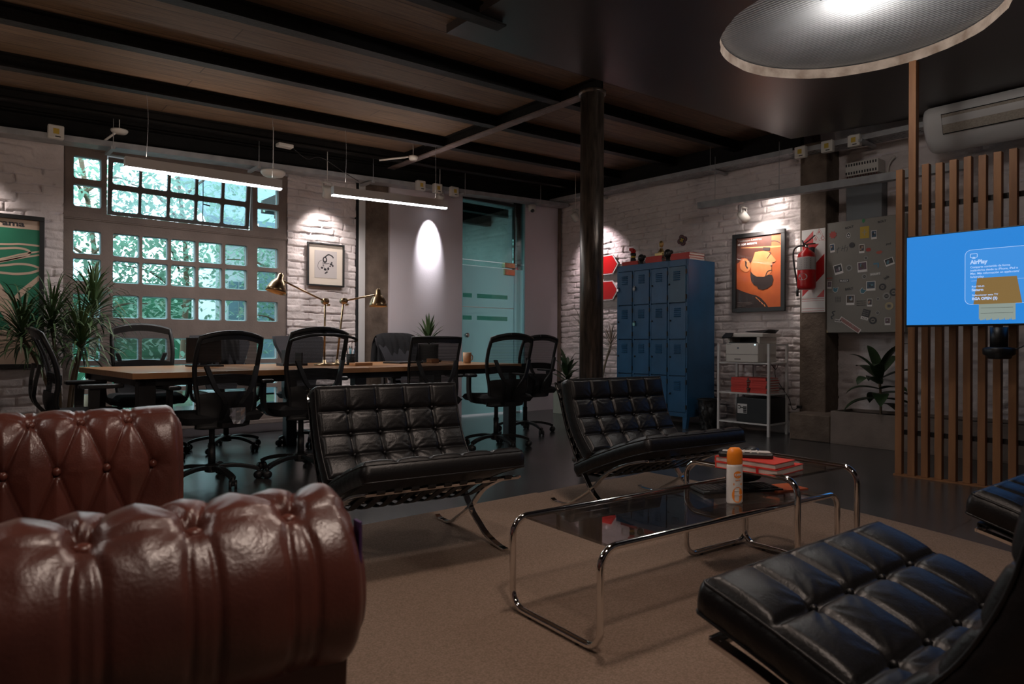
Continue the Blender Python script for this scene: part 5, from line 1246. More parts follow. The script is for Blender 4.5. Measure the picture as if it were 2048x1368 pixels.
for dy in (-.035, .035): MB().cyl(p+Vector((0, dy, 0)), p+Vector((0, dy, .018)), .009, n=12).build('foot', m_whitem, t)

# ------------------------------------------------------------------ white shelf with printer, books and safe
sh = thing('metal_shelf', 'open white metal shelf unit beside the blue lockers', 'shelf', (6.70, 3.885, 0)); XA, XB, YA, YB = 6.485, 6.875, 3.585, 4.190
for x in (XA, XB-.025):
    for y in (YA, YB-.025): MB().bx((x, y, 0), (x+.025, y+.025, .952)).build('leg', m_whitem, sh, bevel=.002)
m = MB().bx((XA, YA, .935), (XA+.02, YA+.02, .952))
MB().bx((XA, YB-.02, .932), (XB, YB-.005, .948)).bx((XA, YA+.005, .932), (XB, YA+.02, .948)).bx((XB-.02, YA, .932), (XB-.005, YB, .948)).build('top_rail', m_whitem, sh)
for z in (.755, .437, .128): MB().bx((XA+.003, YA+.005, z-.016), (XB-.003, YB-.005, z)).build('shelf_board', m_whitem, sh, bevel=.002)
for y0 in (3.72, 3.95): MB().bx((XB-.016, y0, .437), (XB-.010, y0+.03, .755)).build('back_strip', m_whitem, sh)
# printer
t = thing('printer', 'white laser printer on the top shelf of the white metal unit', 'printer', (6.66, 3.87, .755)); P0 = (6.455, 3.685, .757)
MB().bx((6.47, 3.70, .757), (6.84, 4.075, .955)).build('body', m_whitep, t, bevel=.008)
MB().bx((6.50, 3.70, .955), (6.84, 3.735, 1.02)).bx((6.50, 4.045, .955), (6.84, 4.075, 1.02)).bx((6.72, 3.735, .955), (6.84, 4.045, 1.02)).build('output_frame', m_whitep, t, bevel=.004)
MB().bx((6.485, 3.72, .953), (6.73, 4.05, .965)).bx((6.70, 3.735, .965), (6.722, 4.045, 1.02)).build('output_tray', m_blk, t)
MB().bx((6.49, 3.66, 1.02), (6.85, 4.06, 1.06)).build('scanner', m_whitep, t, bevel=.008)
m = MB(); m.add([(6.56, 3.70, 1.061), (6.82, 3.70, 1.061), (6.80, 3.92, 1.075), (6.58, 3.92, 1.075), (6.60, 3.66, 1.10), (6.82, 3.66, 1.10), (6.80, 3.90, 1.085), (6.60, 3.90, 1.085)], [(3, 2, 1, 0), (4, 5, 6, 7), (0, 1, 5, 4), (1, 2, 6, 5), (2, 3, 7, 6), (3, 0, 4, 7)]); m.build('feeder_tray', m_blk, t)
m = MB(); m.add([(6.43, 4.00, 1.02), (6.50, 4.00, 1.065), (6.50, 4.10, 1.065), (6.43, 4.10, 1.02), (6.44, 4.00, 1.008), (6.51, 4.00, 1.053), (6.51, 4.10, 1.053), (6.44, 4.10, 1.008)], [(0, 1, 2, 3), (7, 6, 5, 4), (0, 4, 5, 1), (1, 5, 6, 2), (2, 6, 7, 3), (3, 7, 4, 0)]); m.build('touch_panel', m_blk, t)
MB().bx((6.468, 3.70, .838), (6.471, 4.075, .841)).bx((6.466, 3.90, .785), (6.471, 3.97, .793)).build('tray_line', m_fabg, t)
MB().flat(ell(0, 0, .010, .010, 20), .0005, 0, TR(3.93, .905, 6.4695)).build('round_logo', M_('logo_blue', (.03, .08, .16), .5), t); text('hp', .012, TR(3.936, .9015, 6.468), m_white, 'logo_letters', t, width=.011)
MB().bx((6.466, 3.73, .938), (6.470, 3.742, .944)).build('status_light', m_ledw, t); text('LaserJet Pro', .010, TR(4.062, .940, 6.468), m_fabg, 'lettering', t, width=.05)
t = thing('power_cable', 'thin black cables hanging behind the white metal shelf', 'cable', (6.80, 3.80, .60)); m = MB()
for P in ([(6.80, 3.95, .75), (6.82, 3.96, .65), (6.81, 3.95, .52), (6.80, 3.94, .45)], [(6.80, 3.74, .74), (6.82, 3.70, .68), (6.81, 3.66, .74)], [(6.81, 3.70, .70), (6.82, 3.70, .60), (6.83, 3.64, .50), (6.84, 3.56, .38), (6.84, 3.52, .27), (6.83, 3.44, .30)], [(6.82, 4.10, .42), (6.83, 4.06, .35), (6.83, 4.08, .2), (6.83, 4.07, .06)]): MB().tube(smoothpath(P, 5), .0035, 6).build('cord', m_blk, t)
MB().box((6.835, 3.445, .30), (.03, .05, .03)).build('plug', m_blk, t, bevel=.004)
for si, (y, lb, n) in enumerate(((3.955, 'left stack', 6), (3.735, 'right stack', 6))):
    for k in range(n):
        c = Vector((6.66+.006*((k*7+si) % 3-1), y+.004*((k*5+si) % 3-1), .4375+k*.0262))
        book(c, .26, .185, .0255, 0, 'red book in the %s on the middle shelf, %s' % (lb, ('bottom one', 'second from bottom', 'third from bottom', 'fourth from bottom', 'second from top', 'top one')[k]), 'red books on the metal shelf')
t = thing('safe_box', 'black safe with keypad plate on the bottom shelf of the white unit', 'safe', (6.68, 3.79, .128))
MB().bx((6.50, 3.605, .129), (6.86, 3.965, .385)).build('body', m_blk, t, bevel=.004)
MB().bx((6.496, 3.84, .22), (6.501, 3.95, .32)).build('keypad_plate', m_whitem, t, bevel=.001)
m = MB(); [m.box((6.494, 3.850+.013*(i % 3), .235+.018*(i//3)), (.004, .010, .013)) for i in range(12)]; m.tube([(6.494, 3.927+.016*cos(a), .285+.016*sin(a)) for a in [k*pi/8+.6 for k in range(14)]], .004, 6); m.box((6.494, 3.895, .282), (.006, .028, .008)); m.build('keypad', m_blk, t)
# bin with black bag
t = thing('waste_bin', 'black bin with a glossy bin bag between the lockers and white shelf', 'bin', (6.55, 4.33, 0)); m = MB(); n_ = 36
def bf(u, v): a = 2*pi*u; r = .095+.03*v+.006*sin(a*9+v*11)+.004*sin(a*5-v*23); return Vector((6.55+r*cos(a), 4.335+r*.9*sin(a), .005+.33*v))
m.grid(bf, 48, 20); m.add([bf(i/48, 0) for i in range(48)], [tuple(range(48))]); m.build('bag', m_bag, t)
MB().tube([bf(i/24, 1)+Vector((0, 0, .0)) for i in range(24)], .008, 8, closed=True).lathe([(.09, .03), (.118, .30)], (6.55, 4.335, 0)).build('rim', m_blk, t)

# ------------------------------------------------------------------ fire extinguisher, its sign, sticker covered cabinet
t = thing('extinguisher_sign', 'tall red and white striped extinguisher sign on the concrete pillar', 'sign', (6.87, 3.325, 1.28)); T = TR(3.325, 1.702, 6.876); w2, h2 = .122, .425
m = MB().box((0, 0, -.002), (2*w2, 2*h2, .004), M=T)
def fc(P, mi, z=.0006): 
    P = clip_poly(P, -w2+.008, w2-.008, -h2+.15, h2-.008)
    if P: m.flat(P, z, mi, T)
fc([(-.3, -.3), (.3, -.3), (.3, .5), (-.3, .5)], 1)
for k in (-2, -1, 0, 1): s_ = .05+k*.36; fc([(-.3, s_-.30), (.3, s_+.30), (.3, s_+.46), (-.3, s_-.14)], 0, .001)
m.flat([(.0, .27), (w2-.008, .27), (w2-.008, h2-.008), (0, h2-.008)], .0014, 0, T)
for (a, b_, c, d) in ((-h2+.010, -h2+.013, 0, 0), (-h2+.135, -h2+.139, 0, 0), (-h2+.115, -h2+.118, 0, 0), (-h2+.035, -h2+.038, 0, 0)): m.flat([(-w2+.006, a), (w2-.006, a), (w2-.006, b_), (-w2+.006, b_)], .0014, 1, T)
m.build('sign_plate', [m_white, m_redg], t)
for ch, x, y in (('A', .045, .370), ('B', .012, .305), ('C', .078, .305)): text(ch, .048, T @ Matrix.Translation((x, y, .0018)), m_redg, 'letter', t)
m = MB(); 
for (cx, cy) in ((.062, .388), (.030, .322), (.094, .322)): 
    q = [(cx, cy+.034), (cx-.034, cy-.024), (cx+.034, cy-.024), (cx, cy+.034)]; addstroke(m, q, .003, .0016, 0, T)
m.build('triangle_marks', m_redg, t)
t = thing('fire_extinguisher', 'red fire extinguisher with clear label hung before the striped sign', 'fire extinguisher', (6.77, 3.325, 1.5)); e = Vector((6.775, 3.345, 1.50))
MB().lathe([(0, 0), (.07, .004), (.085, .02), (.088, .04), (.088, .33), (.080, .365), (.045, .40), (.024, .41), (.022, .425), (0, .425)], e, 32).build('cylinder', m_redg, t)
MB().lathe([(.0885, .20), (.0892, .205), (.0892, .325), (.0885, .33)], e, 32).build('label_band', m_paper, t)
m = MB()
for k in range(6): 
    for a0 in (2.4, 3.0, 3.6): m.add([e+Vector((.0897*cos(a), .0897*sin(a), .215+.018*k+dz)) for a, dz in ((a0, 0), (a0+.45, 0), (a0+.45, .006), (a0, .006))], [(0, 1, 2, 3)])
m.build('label_lines', m_ink, t)
m = MB(); m.add([e+Vector((.0893*cos(pi+a), .0893*sin(pi+a), .13+z_)) for a, z_ in [(.55*cos(q), .035*sin(q)) for q in [k*pi/10 for k in range(20)]]], [tuple(range(20))]); m.build('round_label', m_paper, t)
m = MB().cyl(e+Vector((0, 0, .42)), e+Vector((0, 0, .465)), .018, n=14).box(e+Vector((-.01, -.035, .462)), (.02, .12, .012)); m.build('valve', m_chrome, t)
MB().bar([e+Vector((0, .03, .47)), e+Vector((-.01, -.03, .50)), e+Vector((-.01, -.09, .545))], .02, .006, side=(1, 0, 0)).cyl(e+Vector((0, .03, .46)), e+Vector((0, .045, .51)), .008, n=8).build('lever', m_blk, t)
MB().tube(smoothpath([e+Vector((0, .02, .45)), e+Vector((-.01, .09, .45)), e+Vector((-.01, .135, .39)), e+Vector((-.01, .12, .22)), e+Vector((0, .098, .08)), e+Vector((0, .095, -.02))], 6), .009, 10).cyl(e+Vector((0, .096, .02)), e+Vector((0, .094, -.06)), .013, n=12).build('hose', m_blk, t)
MB().bx((6.84, 3.31, 1.86), (6.88, 3.37, 1.94)).build('hook', m_blk, t)
# sticker covered cabinet
bd = thing('electrical_cabinet', 'large grey metal cabinet door covered in stickers and instant photos', 'cabinet', (6.90, 2.80, 1.055)); yL, yR, z0, z1 = 3.222, 2.46, 1.062, 2.175
MB().bx((6.915, yR, z0), (7.13, 3.185, z1)).build('cabinet_body', m_greyb, bd, bevel=.004); MB().bx((6.895, yR+.004, z0+.004), (6.913, yL-.004, z1-.004)).build('cabinet_door', m_greyb, bd, bevel=.004)
# photo pixel-free layout: u from left edge 0..1, v from top 0..1
BW, BH = .662, 1.113
def Bp(u, v): return frameM((6.8935, yL-.010-u*BW, z1-.01-v*BH), (0, -1, 0), (0, 0, 1))
rd = random.Random(21)
def polaroid(u, v, w_, h_, rot, kind):
    T = Bp(u, v) @ Matrix.Rotation(rot, 4, 'Z'); T2 = T @ Matrix.Translation((0, h_*.06, .0006)); m = MB()
    m.box((0, 0, 0), (w_, h_, .001), 0, T); m.box((0, h_*.08, .0006), (w_*.84, h_*.70, .0004), 1, T)
    for k in range(3): m.flat([(p[0], p[1]) for p in ell(rd.uniform(-.2, .2)*w_, h_*.08+rd.uniform(-.15, .15)*h_, w_*rd.uniform(.08, .18), h_*rd.uniform(.1, .2), 12)], .0009+.0001*k, 2+(k+kind) % 2, T)
    m.build('instant_photo', [m_white, m_ph[kind % 4], m_ph[(kind+1) % 4], m_ph2[kind % 3]], bd)
m_ph = [M_('photo_blue', (.03, .07, .12), .3), M_('photo_dark', (.03, .03, .035), .3), M_('photo_purple', (.12, .07, .10), .3), M_('photo_brown', (.10, .07, .05), .3)]
m_ph2 = [M_('photo_skin', (.42, .26, .20), .3), M_('photo_light', (.45, .45, .48), .3), M_('photo_teal', (.10, .22, .28), .3)]
for i, (u, v, w_, h_, r) in enumerate(((.11, .225, .045, .085, .08), (.20, .42, .085, .098, .22), (.55, .415, .090, .10, .05), (.54, .255, .050, .085, .02), (.71, .145, .050, .085, .03), (.92, .39, .08, .07, .3), (.07, .555, .045, .075, -.05), (.38, .70, .080, .10, -.03), (.67, .585, .085, .092, 0), (.655, .73, .045, .075, -.03), (.90, .895, .05, .07, 0))): polaroid(u, v, w_, h_, r, i)
m_st = [M_('st_black', (.04, .04, .045), .5), M_('st_red', (.40, .05, .04), .5), M_('st_teal', (.06, .18, .24), .5), M_('st_grey', (.30, .29, .27), .5), M_('st_tan', (.42, .34, .20), .5)]
def sticker(u, v, P, mat, rot=0, rim=None):
    T = Bp(u, v) @ Matrix.Rotation(rot, 4, 'Z'); m = MB()
    if rim: m.prism([(p[0]*1.18, p[1]*1.18) for p in P], 0, .0008, 1, T)
    m.prism(P, .0002, .0012, 0, T); return m.build('sticker', [mat, rim or mat], bd), T
def tsticker(s_, u, v, w_, h_, mat, tm, rot=0, size=None):
    T = Bp(u, v) @ Matrix.Rotation(rot, 4, 'Z'); m = MB().box((0, 0, .0005), (w_, h_, .001), M=T) if mat else None
    o = m.build('sticker', mat, bd) if m else bd
    text(s_, size or h_*.8, T @ Matrix.Translation((-w_/2*.9, -h_*.28, .0012)), tm, 'sticker_lettering', bd, width=w_*.9, bold=.0008)
st = lambda *a: sticker(*a)
burst = [((.042 if k % 2 else .028)*cos(k*pi/8), (.042 if k % 2 else .028)*sin(k*pi/8)) for k in range(16)]
sticker(.12, .105, burst, m_st[1])
tsticker('BOLT', .36, .055, .09, .034, None, m_st[0], .12); tsticker('BOLT', .82, .038, .085, .034, None, m_st[0], .08); tsticker('BOLT', .36, .60, .085, .038, None, m_st[0], .12)
sticker(.35, .125, ell(0, 0, .016, .022), m_st[0], 0, m_white); tsticker('6', .35, .125, .02, .03, None, m_white)
MB().box((0, 0, .0005), (.085, .115, .001), M=Bp(.58, .115)).build('sticky_note', m_yel, bd); MB().box((0, 0, .001), (.012, .06, .001), M=Bp(.58, .115)).box((0, 0, .001), (.04, .012, .001), M=Bp(.58, .115)).build('note_mark', m_st[4], bd)
sticker(.565, .012, ell(0, 0, .014, .020), M_('st_green', (.03, .22, .08), .5))
sticker(.40, .215, ell(0, 0, .027, .027), m_st[0]); sticker(.635, .27, ell(0, 0, .024, .018), m_st[1]); 
lips = [(-.032, 0), (-.012, .015), (0, .010), (.012, .015), (.032, 0), (.012, -.016), (-.012, -.016)]; sticker(.785, .30, lips, M_('st_lips', (.45, .10, .07), .5), .1)
m = MB(); T = Bp(.25, .24)
for q in ([(-.05, .0), (-.01, .015)], [(-.03, .025), (-.045, -.04)], [(.0, -.02), (.01, .03)], [(0, .0), (.05, .012)], [(.035, .035), (.025, -.03)], [(.05, -.03), (.06, .02)]): addstroke(m, q, .004, .0006, 0, T)
m.build('ink_marks', m_st[0], bd)
for (u, v, r_, mt) in ((.36, .415, .032, 3), (.58, .50, .025, 3), (.83, .60, .032, 0), (.885, .68, .036, 3), (.98, .65, .036, 0), (.92, .765, .038, 4), (.765, .82, .020, 3), (.70, .885, .036, 0), (.77, .70, .016, 3), (.60, .34, .020, 3)):
    o, T = sticker(u, v, ell(0, 0, r_, r_), m_st[mt]); MB().flat(ell(0, 0, r_*.55, r_*.55, 16), .0015, 0, T).flat([(-r_*.3, -r_*.15), (r_*.3, -r_*.15), (r_*.3, r_*.15), (-r_*.3, r_*.15)], .0018, 1, T).build('sticker_mark', [m_greyb if mt != 3 else m_st[0], m_st[0] if mt != 3 else m_greyb], bd)
tsticker('RVC', .07, .495, .06, .025, None, m_st[1]); tsticker('BUZZY', .29, .525, .09, .028, m_st[0], m_white); tsticker('SKRUPT', .73, .485, .10, .030, m_st[3], m_white, .05)
sticker(.16, .60, [(-.02, .022), (0, .012), (.026, .02), (.016, -.02), (-.006, -.026), (-.024, -.008)], m_st[2], 0, m_white); sticker(.56, .625, [(-.02, .022), (0, .012), (.026, .02), (.016, -.02), (-.006, -.026), (-.024, -.008)], m_st[2], -.5, m_white)
sticker(.75, .405, [(-.03, .018), (.02, .018), (.02, -.03), (.008, -.03), (.008, .004), (-.03, .0)], M_('st_blue', (.10, .24, .36), .5))
m = MB(); T = Bp(.20, .69)
for k in range(4): m.box((0, -.025+.0167*k, .0005), (.052, .002, .001), M=T); m.box((-.025+.0167*k, 0, .0005), (.002, .052, .001), M=T)
m.build('grid_sticker', m_st[0], bd)
m = MB(); T = Bp(.13, .83); L, R_ = stroke(curve2([(.02, .04), (-.01, .03), (.005, 0), (-.02, -.015), (-.01, -.04)]), .012); n_ = len(L); m.add([(p[0], p[1], .001) for p in L+R_], [(i, i+1, n_+i+1, n_+i)[::-1] for i in range(n_-1)], 0, False, T); m.build('squiggle_sticker', m_st[0], bd)
tsticker('NICE', .20, .88, .065, .030, m_white, m_ink, -.12)
T = Bp(.375, .92) @ Matrix.Rotation(-.62, 4, 'Z'); MB().box((0, 0, .0004), (.235, .046, .0008), M=T).build('sticker', m_white, bd); MB().box((0, 0, .0009), (.215, .034, .0006), M=T).build('sticker_border', m_st[1], bd); MB().box((0, 0, .0013), (.207, .026, .0004), M=T).build('sticker_inner', m_st[3], bd); text('HEINEKEN OPEN', .022, T @ Matrix.Translation((-.098, -.008, .0016)), m_st[1], 'sticker_lettering', bd, width=.196, bold=.0006)
T = Bp(.60, .83) @ Matrix.Rotation(-.30, 4, 'Z'); MB().box((0, .012, .0005), (.070, .070, .001), M=T).build('sticker', m_st[0], bd); MB().box((0, -.040, .0005), (.070, .028, .001), M=T).build('sticker', m_white, bd); text('RGA', .022, T @ Matrix.Translation((-.025, -.048, .0012)), m_ink, 'sticker_lettering', bd, width=.05); [text('BAD IDEAS'[:8-k], .014, T @ Matrix.Translation((-.028, .024-.018*k, .0012)), m_st[3], 'sticker_lettering', bd, width=.05) for k in range(3)]
MB().prism([(-.016, -.014), (.016, -.014), (0, .016)], 0, .001, M=Bp(.03, .975)).build('warning_sticker', m_st[4], bd)
for k in range(3): text('aguante la buena onda', .012, Bp(.47, .715+.018*k), m_st[0], 'sticker_lettering', bd, width=.085)
tsticker('yo!', .91, .235, .05, .03, None, m_st[0]); tsticker('hola', .88, .52, .05, .05, None, m_st[0], .6)
# breaker strip, duct
t = thing('breaker_box', 'white row of circuit breakers above the grey duct by the pillar', 'breaker box', (7.0, 2.90, 2.62))
MB().bx((6.98, 2.74, 2.63), (7.15, 3.05, 2.76)).build('housing', m_whitep, t, bevel=.004)
m = MB(); [m.box((6.977, 2.76+.0255*i, z_), (.012, .009, .024)) for i in range(12) for z_ in (2.655, 2.735)]; m.build('switches', m_fabg, t)
m = MB(); [m.cyl((7.0, 2.76+.0255*i, 2.63), (7.0, 2.765+.025*i, 2.57), .005, n=6) for i in range(12)]; m.build('wires', M_('dark_red_wire', (.10, .02, .02), .5), t)
t = thing('cable_duct', 'grey painted vertical duct box above the stickered cabinet', 'duct', (7.05, 2.87, 2.18)); MB().bx((7.02, 2.72, 2.18), (7.155, 3.06, 2.56)).build('duct_box', M_('blue_grey_paint', (.15, .16, .17), .5), t, bevel=.004)
t = thing('conduit', 'thin white conduit bent beside the breaker strip', 'pipe', (7.1, 2.69, 2.6)); MB().tube(smoothpath([(7.12, 2.70, 2.55), (7.12, 2.70, 2.70), (7.12, 2.64, 2.78)], 5), .012, 8).build('pipe', m_whitep, t)

# ------------------------------------------------------------------ long concrete planter with its plant
t = thing('concrete_planter', 'long grey concrete planter box between the pillar and the slatted screen', 'planter', (6.75, 2.2, 0))
m = MB().bx((6.56, 1.3, .01), (6.585, 3.0, .312)).bx((6.98, 1.3, .01), (7.0, 3.0, .312)).bx((6.585, 1.3, .01), (6.98, 1.325, .312)).bx((6.585, 2.975, .01), (6.98, 3.0, .312)).bx((6.56, 1.3, 0), (7.0, 3.0, .02)); m.build('trough', m_conc2, t, bevel=.004)
MB().bx((6.585, 1.325, .2), (6.98, 2.975, .285)).build('soil', m_soil, t)
def broad(c, h, n, L, wd, seed, label, mat, stemr=.012, droop=.8, lo=.35, spread=1.):
    rd = random.Random(seed); t = thing('leafy_plant', label, 'plant', c); c = Vector(c)
    P = smoothpath([c, c+Vector((.02, .01, h*.5)), c+Vector((0, .02, h))], 5); MB().tube(P, stemr, 8).build('stem', m_stem, t); m = MB()
    for k in range(n):
        f = lo+(1-lo)*k/n; a = k*2.4+rd.uniform(-.3, .3); el_ = -.1+1.35*(k/n)**1.6; q = P[min(len(P)-1, int(f*len(P)))]
        m.leaf(q, (cos(a)*cos(el_), sin(a)*cos(el_), sin(el_)), L*rd.uniform(.75, 1.15)*spread, wd*rd.uniform(.8, 1.1), droop*rd.uniform(.7, 1.3), 9, fold=.25)
    m.build('foliage', mat, t); return t
broad((6.78, 2.63, .285), .40, 17, .40, .13, 4, 'dark broad-leaved plant growing in the concrete planter', m_leafd, droop=1.3)
# plants beside the round column
t = thing('potted_plant', 'pale square pot by the corner with dark broad leaves', 'plant', (6.55, 6.55, 0)); MB().bx((6.42, 6.42, 0), (6.68, 6.68, .36)).build('pot', m_potl, t, bevel=.006); MB().bx((6.44, 6.44, .33), (6.66, 6.66, .362)).build('soil', m_soil, t)
rd = random.Random(9); m = MB()
for k in range(20): a = k*2.4; el_ = .1+1.2*(k/20); m.leaf((6.55, 6.55, .36+.012*k), (cos(a)*cos(el_), sin(a)*cos(el_), sin(el_)), .30*rd.uniform(.8, 1.1), .075, .6, 8, fold=.25)
m.build('foliage', m_leafd, t); MB().cyl((6.55, 6.55, .35), (6.55, 6.55, .62), .012, n=8).build('stem', m_leafd, t)
def dracaena(c, heads, label, pot, mat, Lf=.34, wd=.016, n=70, droop=1.0, seed=1, stemm=None):
    rd = random.Random(seed); t = thing('dracaena', label, 'plant', c); c = Vector(c)
    if pot: MB().lathe([(.12, 0), (.15, .02), (.19, .30), (.18, .32), (.165, .30), (0, .29)], c).build('pot', pot, t); MB().lathe([(0, .27), (.17, .27)], c).build('soil', m_soil, t)
    for hx, hy, hz in heads:
        h = Vector((hx, hy, hz)); b_ = c+Vector(((hx-c.x)*.2, (hy-c.y)*.2, .27 if pot else 0)); P = smoothpath([b_, b_.lerp(h, .5)+Vector(((hx-c.x)*-.15, (hy-c.y)*-.15, 0)), h], 6)
        MB().tube(P, .013, 8).build('stem', stemm or m_stem, t); m = MB()
        for k in range(n):
            a = k*2.4+rd.uniform(-.2, .2); el_ = -.25+1.65*(k/n)+rd.uniform(-.15, .15)
            m.leaf(h+Vector((0, 0, -.08+.14*k/n)), (cos(a)*cos(el_), sin(a)*cos(el_), sin(el_)), Lf*rd.uniform(.7, 1.15), wd, droop*rd.uniform(.6, 1.3), 7, fold=.3)
        m.build('foliage', mat, t)
    return t
dracaena((6.62, 6.05, 0), [(6.66, 6.36, 1.14), (6.66, 5.86, .93)], 'tall thin dracaena with pale narrow leaves behind the round column', m_potl, m_leafp, .26, .012, 46, .5, 3, m_leafp)
m = None
for k, (x, y, h) in enumerate(((6.60, 6.30, .95), (6.68, 6.25, .9), (6.56, 6.22, 1.0))):
    t = thing('bare_cane', ('thin pale bare cane left of the round column, leftmost one', 'thin pale bare cane left of the round column, nearest the column', 'thin pale bare cane left of the round column, tallest one')[k], 'plant', (x, y, 0), 0, 'bare canes by the column'); MB().tube(smoothpath([(x, y, 0), (x+.02, y, h*.5), (x, y+.02, h)], 4), .007, 6).build('cane', m_leafp, t)
dracaena((.83, 6.62, 0), [(.74, 6.60, 1.06), (1.04, 6.66, 1.20), (.92, 6.45, .92), (.55, 6.62, .98)], 'large many-stemmed dracaena with drooping dark leaves beside the green poster', m_terra, m_leafm, .44, .017, 120, 2.3, 5)
t = thing('fern', 'small yellow-green fern on the floor under the large dracaena', 'plant', (1.02, 6.55, 0)); MB().lathe([(.09, 0), (.12, .2), (.10, .2), (0, .19)], (1.02, 6.55, 0)).build('pot', m_terra, t); m = MB(); rd = random.Random(2)
for k in range(60): a = k*2.4; el_ = .2+1.1*rd.random(); m.leaf((1.02, 6.55, .2), (cos(a)*cos(el_), sin(a)*cos(el_), sin(el_)), .26*rd.uniform(.6, 1.1), .022, .9, 6)
m.build('foliage', m_leafy, t)

# ------------------------------------------------------------------ slatted pine screen with the television
sc = thing('slatted_screen', 'tall screen of vertical pine slats on dark rails behind the television', 'screen', (5.35, 1.2, 0))
for k in range(20):
    y = 1.971-.0855*k
    if k == 1: MB().bx((5.325, y-.048, .012), (5.385, y, 2.975)).build('post', m_slat, sc, bevel=.003, label='taller slat reaching the ceiling'); continue
    MB().bx((5.33, y-.045, .012), (5.38, y, 2.215+.004*((k*7) % 3))).build('slat', m_slat, sc, bevel=.003)
for z in (1.915, .295): MB().bx((5.38, .34, z), (5.40, 1.965, z+.035)).build('rail', m_blk, sc)
MB().bx((5.325, .34, 0), (5.39, 1.98, .012)).build('sill', m_slat, sc)
tv = thing('television', 'flat television with a bright blue screen mounted on the pine slats', 'television', (5.2, 1.28, 1.06)); T = TR(1.28, 1.383, 5.15); w2, h2 = .558, .312
MB().bx((-w2, -h2, -.045), (w2, h2, 0), M=T).build('housing', m_blk, tv, bevel=.004); MB().flat([(-w2+.008, -h2+.012), (w2-.008, -h2+.012), (w2-.008, h2-.008), (-w2+.008, h2-.008)], .0008, 0, T).build('screen', m_scr, tv)
MB().bx((-.2, -.15, -.14), (.2, .15, -.045), M=T).build('wall_bracket', m_blk, tv)
# card, texts and picture on the screen (left edge of the card 0.50 m from the tv's left edge)
cx0, cx1, cz0, cz1 = -.200, .26, -.172, .182
m = MB(); P = rrect(cx0, cx1, cz0, cz1, .035, 5); m.flat(P, .0014, 0, T); m.build('menu_card', m_scr2, tv)
m = MB(); addstroke(m, P+[P[0]], .0028, .0018, 0, T); m.flat([(-.165, -.021), (.225, -.021), (.225, -.0195), (-.165, -.0195)], .0018, 0, T)
q = rrect(-.170, -.132, .132, .156, .004, 3); addstroke(m, q+[q[0]], .0035, .0018, 0, T); m.flat([(-.162, .124), (-.140, .124), (-.151, .138)], .002, 0, T); m.build('card_outline', m_scrw, tv)
for s_, x, z_, sz_, w_, bo in (('AirPlay', -.170, .090, .036, .097, .0014), ('Comparte contenido de forma', -.170, .063, .019, .215, .0002), ('inalámbrica desde tu iPhone, iPad o', -.170, .042, .019, .255, .0002), ('Mac. Más información en apple.com/', -.170, .021, .019, .262, .0002), ('la/airplay', -.170, .000, .019, .075, .0002), ('Red Wi-Fi', -.162, -.062, .016, .068, .0002), ('Saturn', -.162, -.086, .023, .064, .0008), ('Seleccionar esta TV', -.160, -.118, .016, .142, .0002), ('RGA OPEN (2)', -.160, -.144, .023, .138, .0010)):
    text(s_, sz_, T @ Matrix.Translation((x, z_, .0030)), m_scrw, 'screen_text', tv, width=w_, bold=bo)
m = MB(); m.flat([(-.152, -.172), (.108, -.172), (.080, -.003), (-.132, -.003)], .0020, 0, T); m.build('tan_roof_shape', m_scrb, tv)
m = MB(); m.flat([(-.122, -.276), (.074, -.276), (.074, -.172), (-.122, -.172)], .0020, 0, T); m.build('grey_block_shape', m_scrg, tv)
m = MB(); m.flat([(-.112, -.198), (.062, -.198), (.062, -.1965), (-.112, -.1965)], .0026, 0, T).flat([(-.112, -.232), (.062, -.232), (.062, -.2305), (-.112, -.2305)], .0026, 0, T); m.build('block_lines', m_fabg, tv)
m = MB()
for k in range(24): x = -.125+.0085*k; m.flat([(x, -.280), (x+.009, -.280), (x+.007, -.262-.005*((k*7) % 4))], .0028, 0, T)
m.build('grass_shape', m_scr, tv)
t = thing('webcam', 'black round speaker-shaped camera hanging under the television', 'camera', (5.13, 1.28, .86)); c = Vector((5.12, 1.285, .86))
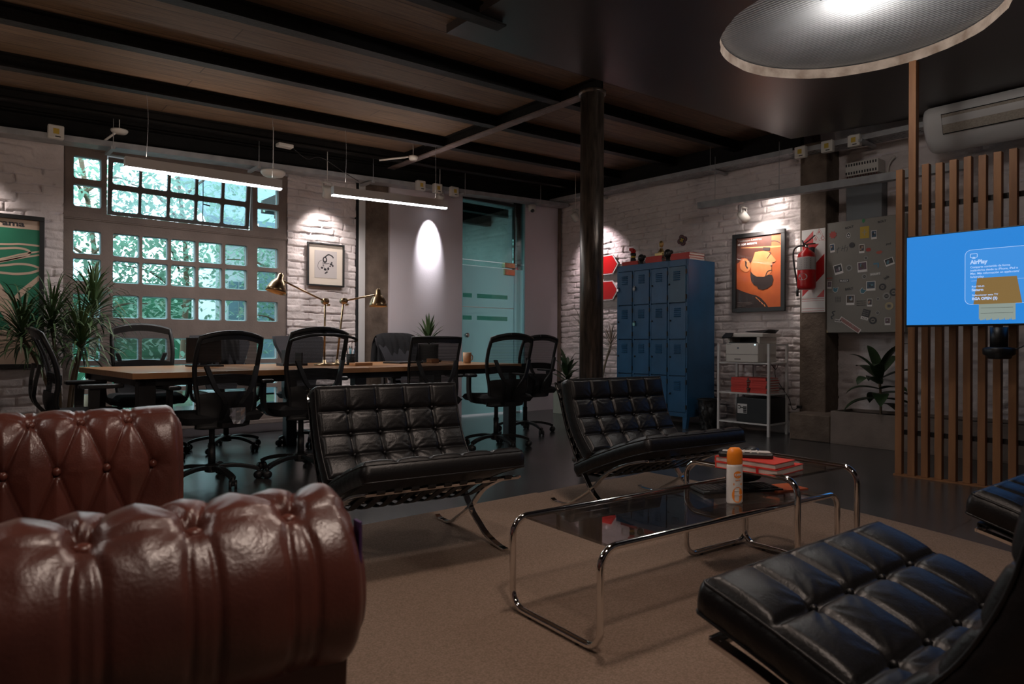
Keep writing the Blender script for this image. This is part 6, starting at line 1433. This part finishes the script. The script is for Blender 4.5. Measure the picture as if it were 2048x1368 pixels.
MB().cyl(c+Vector((0, 0, .07)), c+Vector((0, 0, .20)), .048, n=28).build('neck', m_blk, t); MB().lathe([(.055, 0), (.065, .006), (.068, .018), (.086, .03), (.088, .062), (.080, .072), (.05, .076)], c, 32).build('body', m_blk, t)
MB().tube(smoothpath([c+Vector((0, -.06, .05)), c+Vector((.02, -.15, .10)), c+Vector((.05, -.2, .18))], 5), .004, 6).build('cable', m_blk, t)
# air conditioner hanging below the ceiling
ac = thing('air_conditioner', 'white ceiling air conditioner above the slatted screen', 'air conditioner', (6.65, 1.4, 2.62)); m = MB()
pr = [(6.71, 2.97), (6.50, 2.97), (6.455, 2.955), (6.44, 2.90), (6.455, 2.82), (6.52, 2.70), (6.60, 2.63), (6.66, 2.61), (6.71, 2.62)]
def acs(y, s_): return [Vector((6.62+(p[0]-6.62)*s_, y, 2.79+(p[1]-2.79)*s_)) for p in pr]
secs = [(2.18, .80), (2.165, .92), (2.13, 1), (.70, 1), (.665, .92), (.65, .80)]; V = []; 
for y, s_ in secs: V += acs(y, s_)
k = len(pr); m.add(V, [(a*k+i, a*k+(i+1) % k, (a+1)*k+(i+1) % k, (a+1)*k+i) for a in range(5) for i in range(k)]+[tuple(range(k))[::-1], tuple(range(5*k, 6*k))], 0, True); m.build('housing', m_whitem, ac)
def acp(y, f0, f1): a = Vector((6.4485, y, 2.88)).lerp(Vector((6.5, y, 2.728)), f0); b_ = Vector((6.4485, y, 2.88)).lerp(Vector((6.5, y, 2.728)), f1); return a, b_
off = Vector((-.008, 0, -.003))
a0, a1 = acp(2.03, 0, 1); b0, b1 = acp(.75, 0, 1); m = MB(); m.add([a0+off, a1+off, b1+off, b0+off], [(0, 1, 2, 3)]); m.build('intake_grille', M_('beige_grille', (.42, .36, .30), .6, var=.3, vs=80), ac)
m = MB().tube([a0+off*1.4, a1+off*1.4, b1+off*1.4, b0+off*1.4], .0035, 6, closed=True); m.build('grille_edge', m_dark, ac)
for y in (1.55, 1.75): MB().tube([(6.60, y, 2.96), (6.60, y, 3.06)], .006, 6).build('hanger_rod', m_galv, ac)
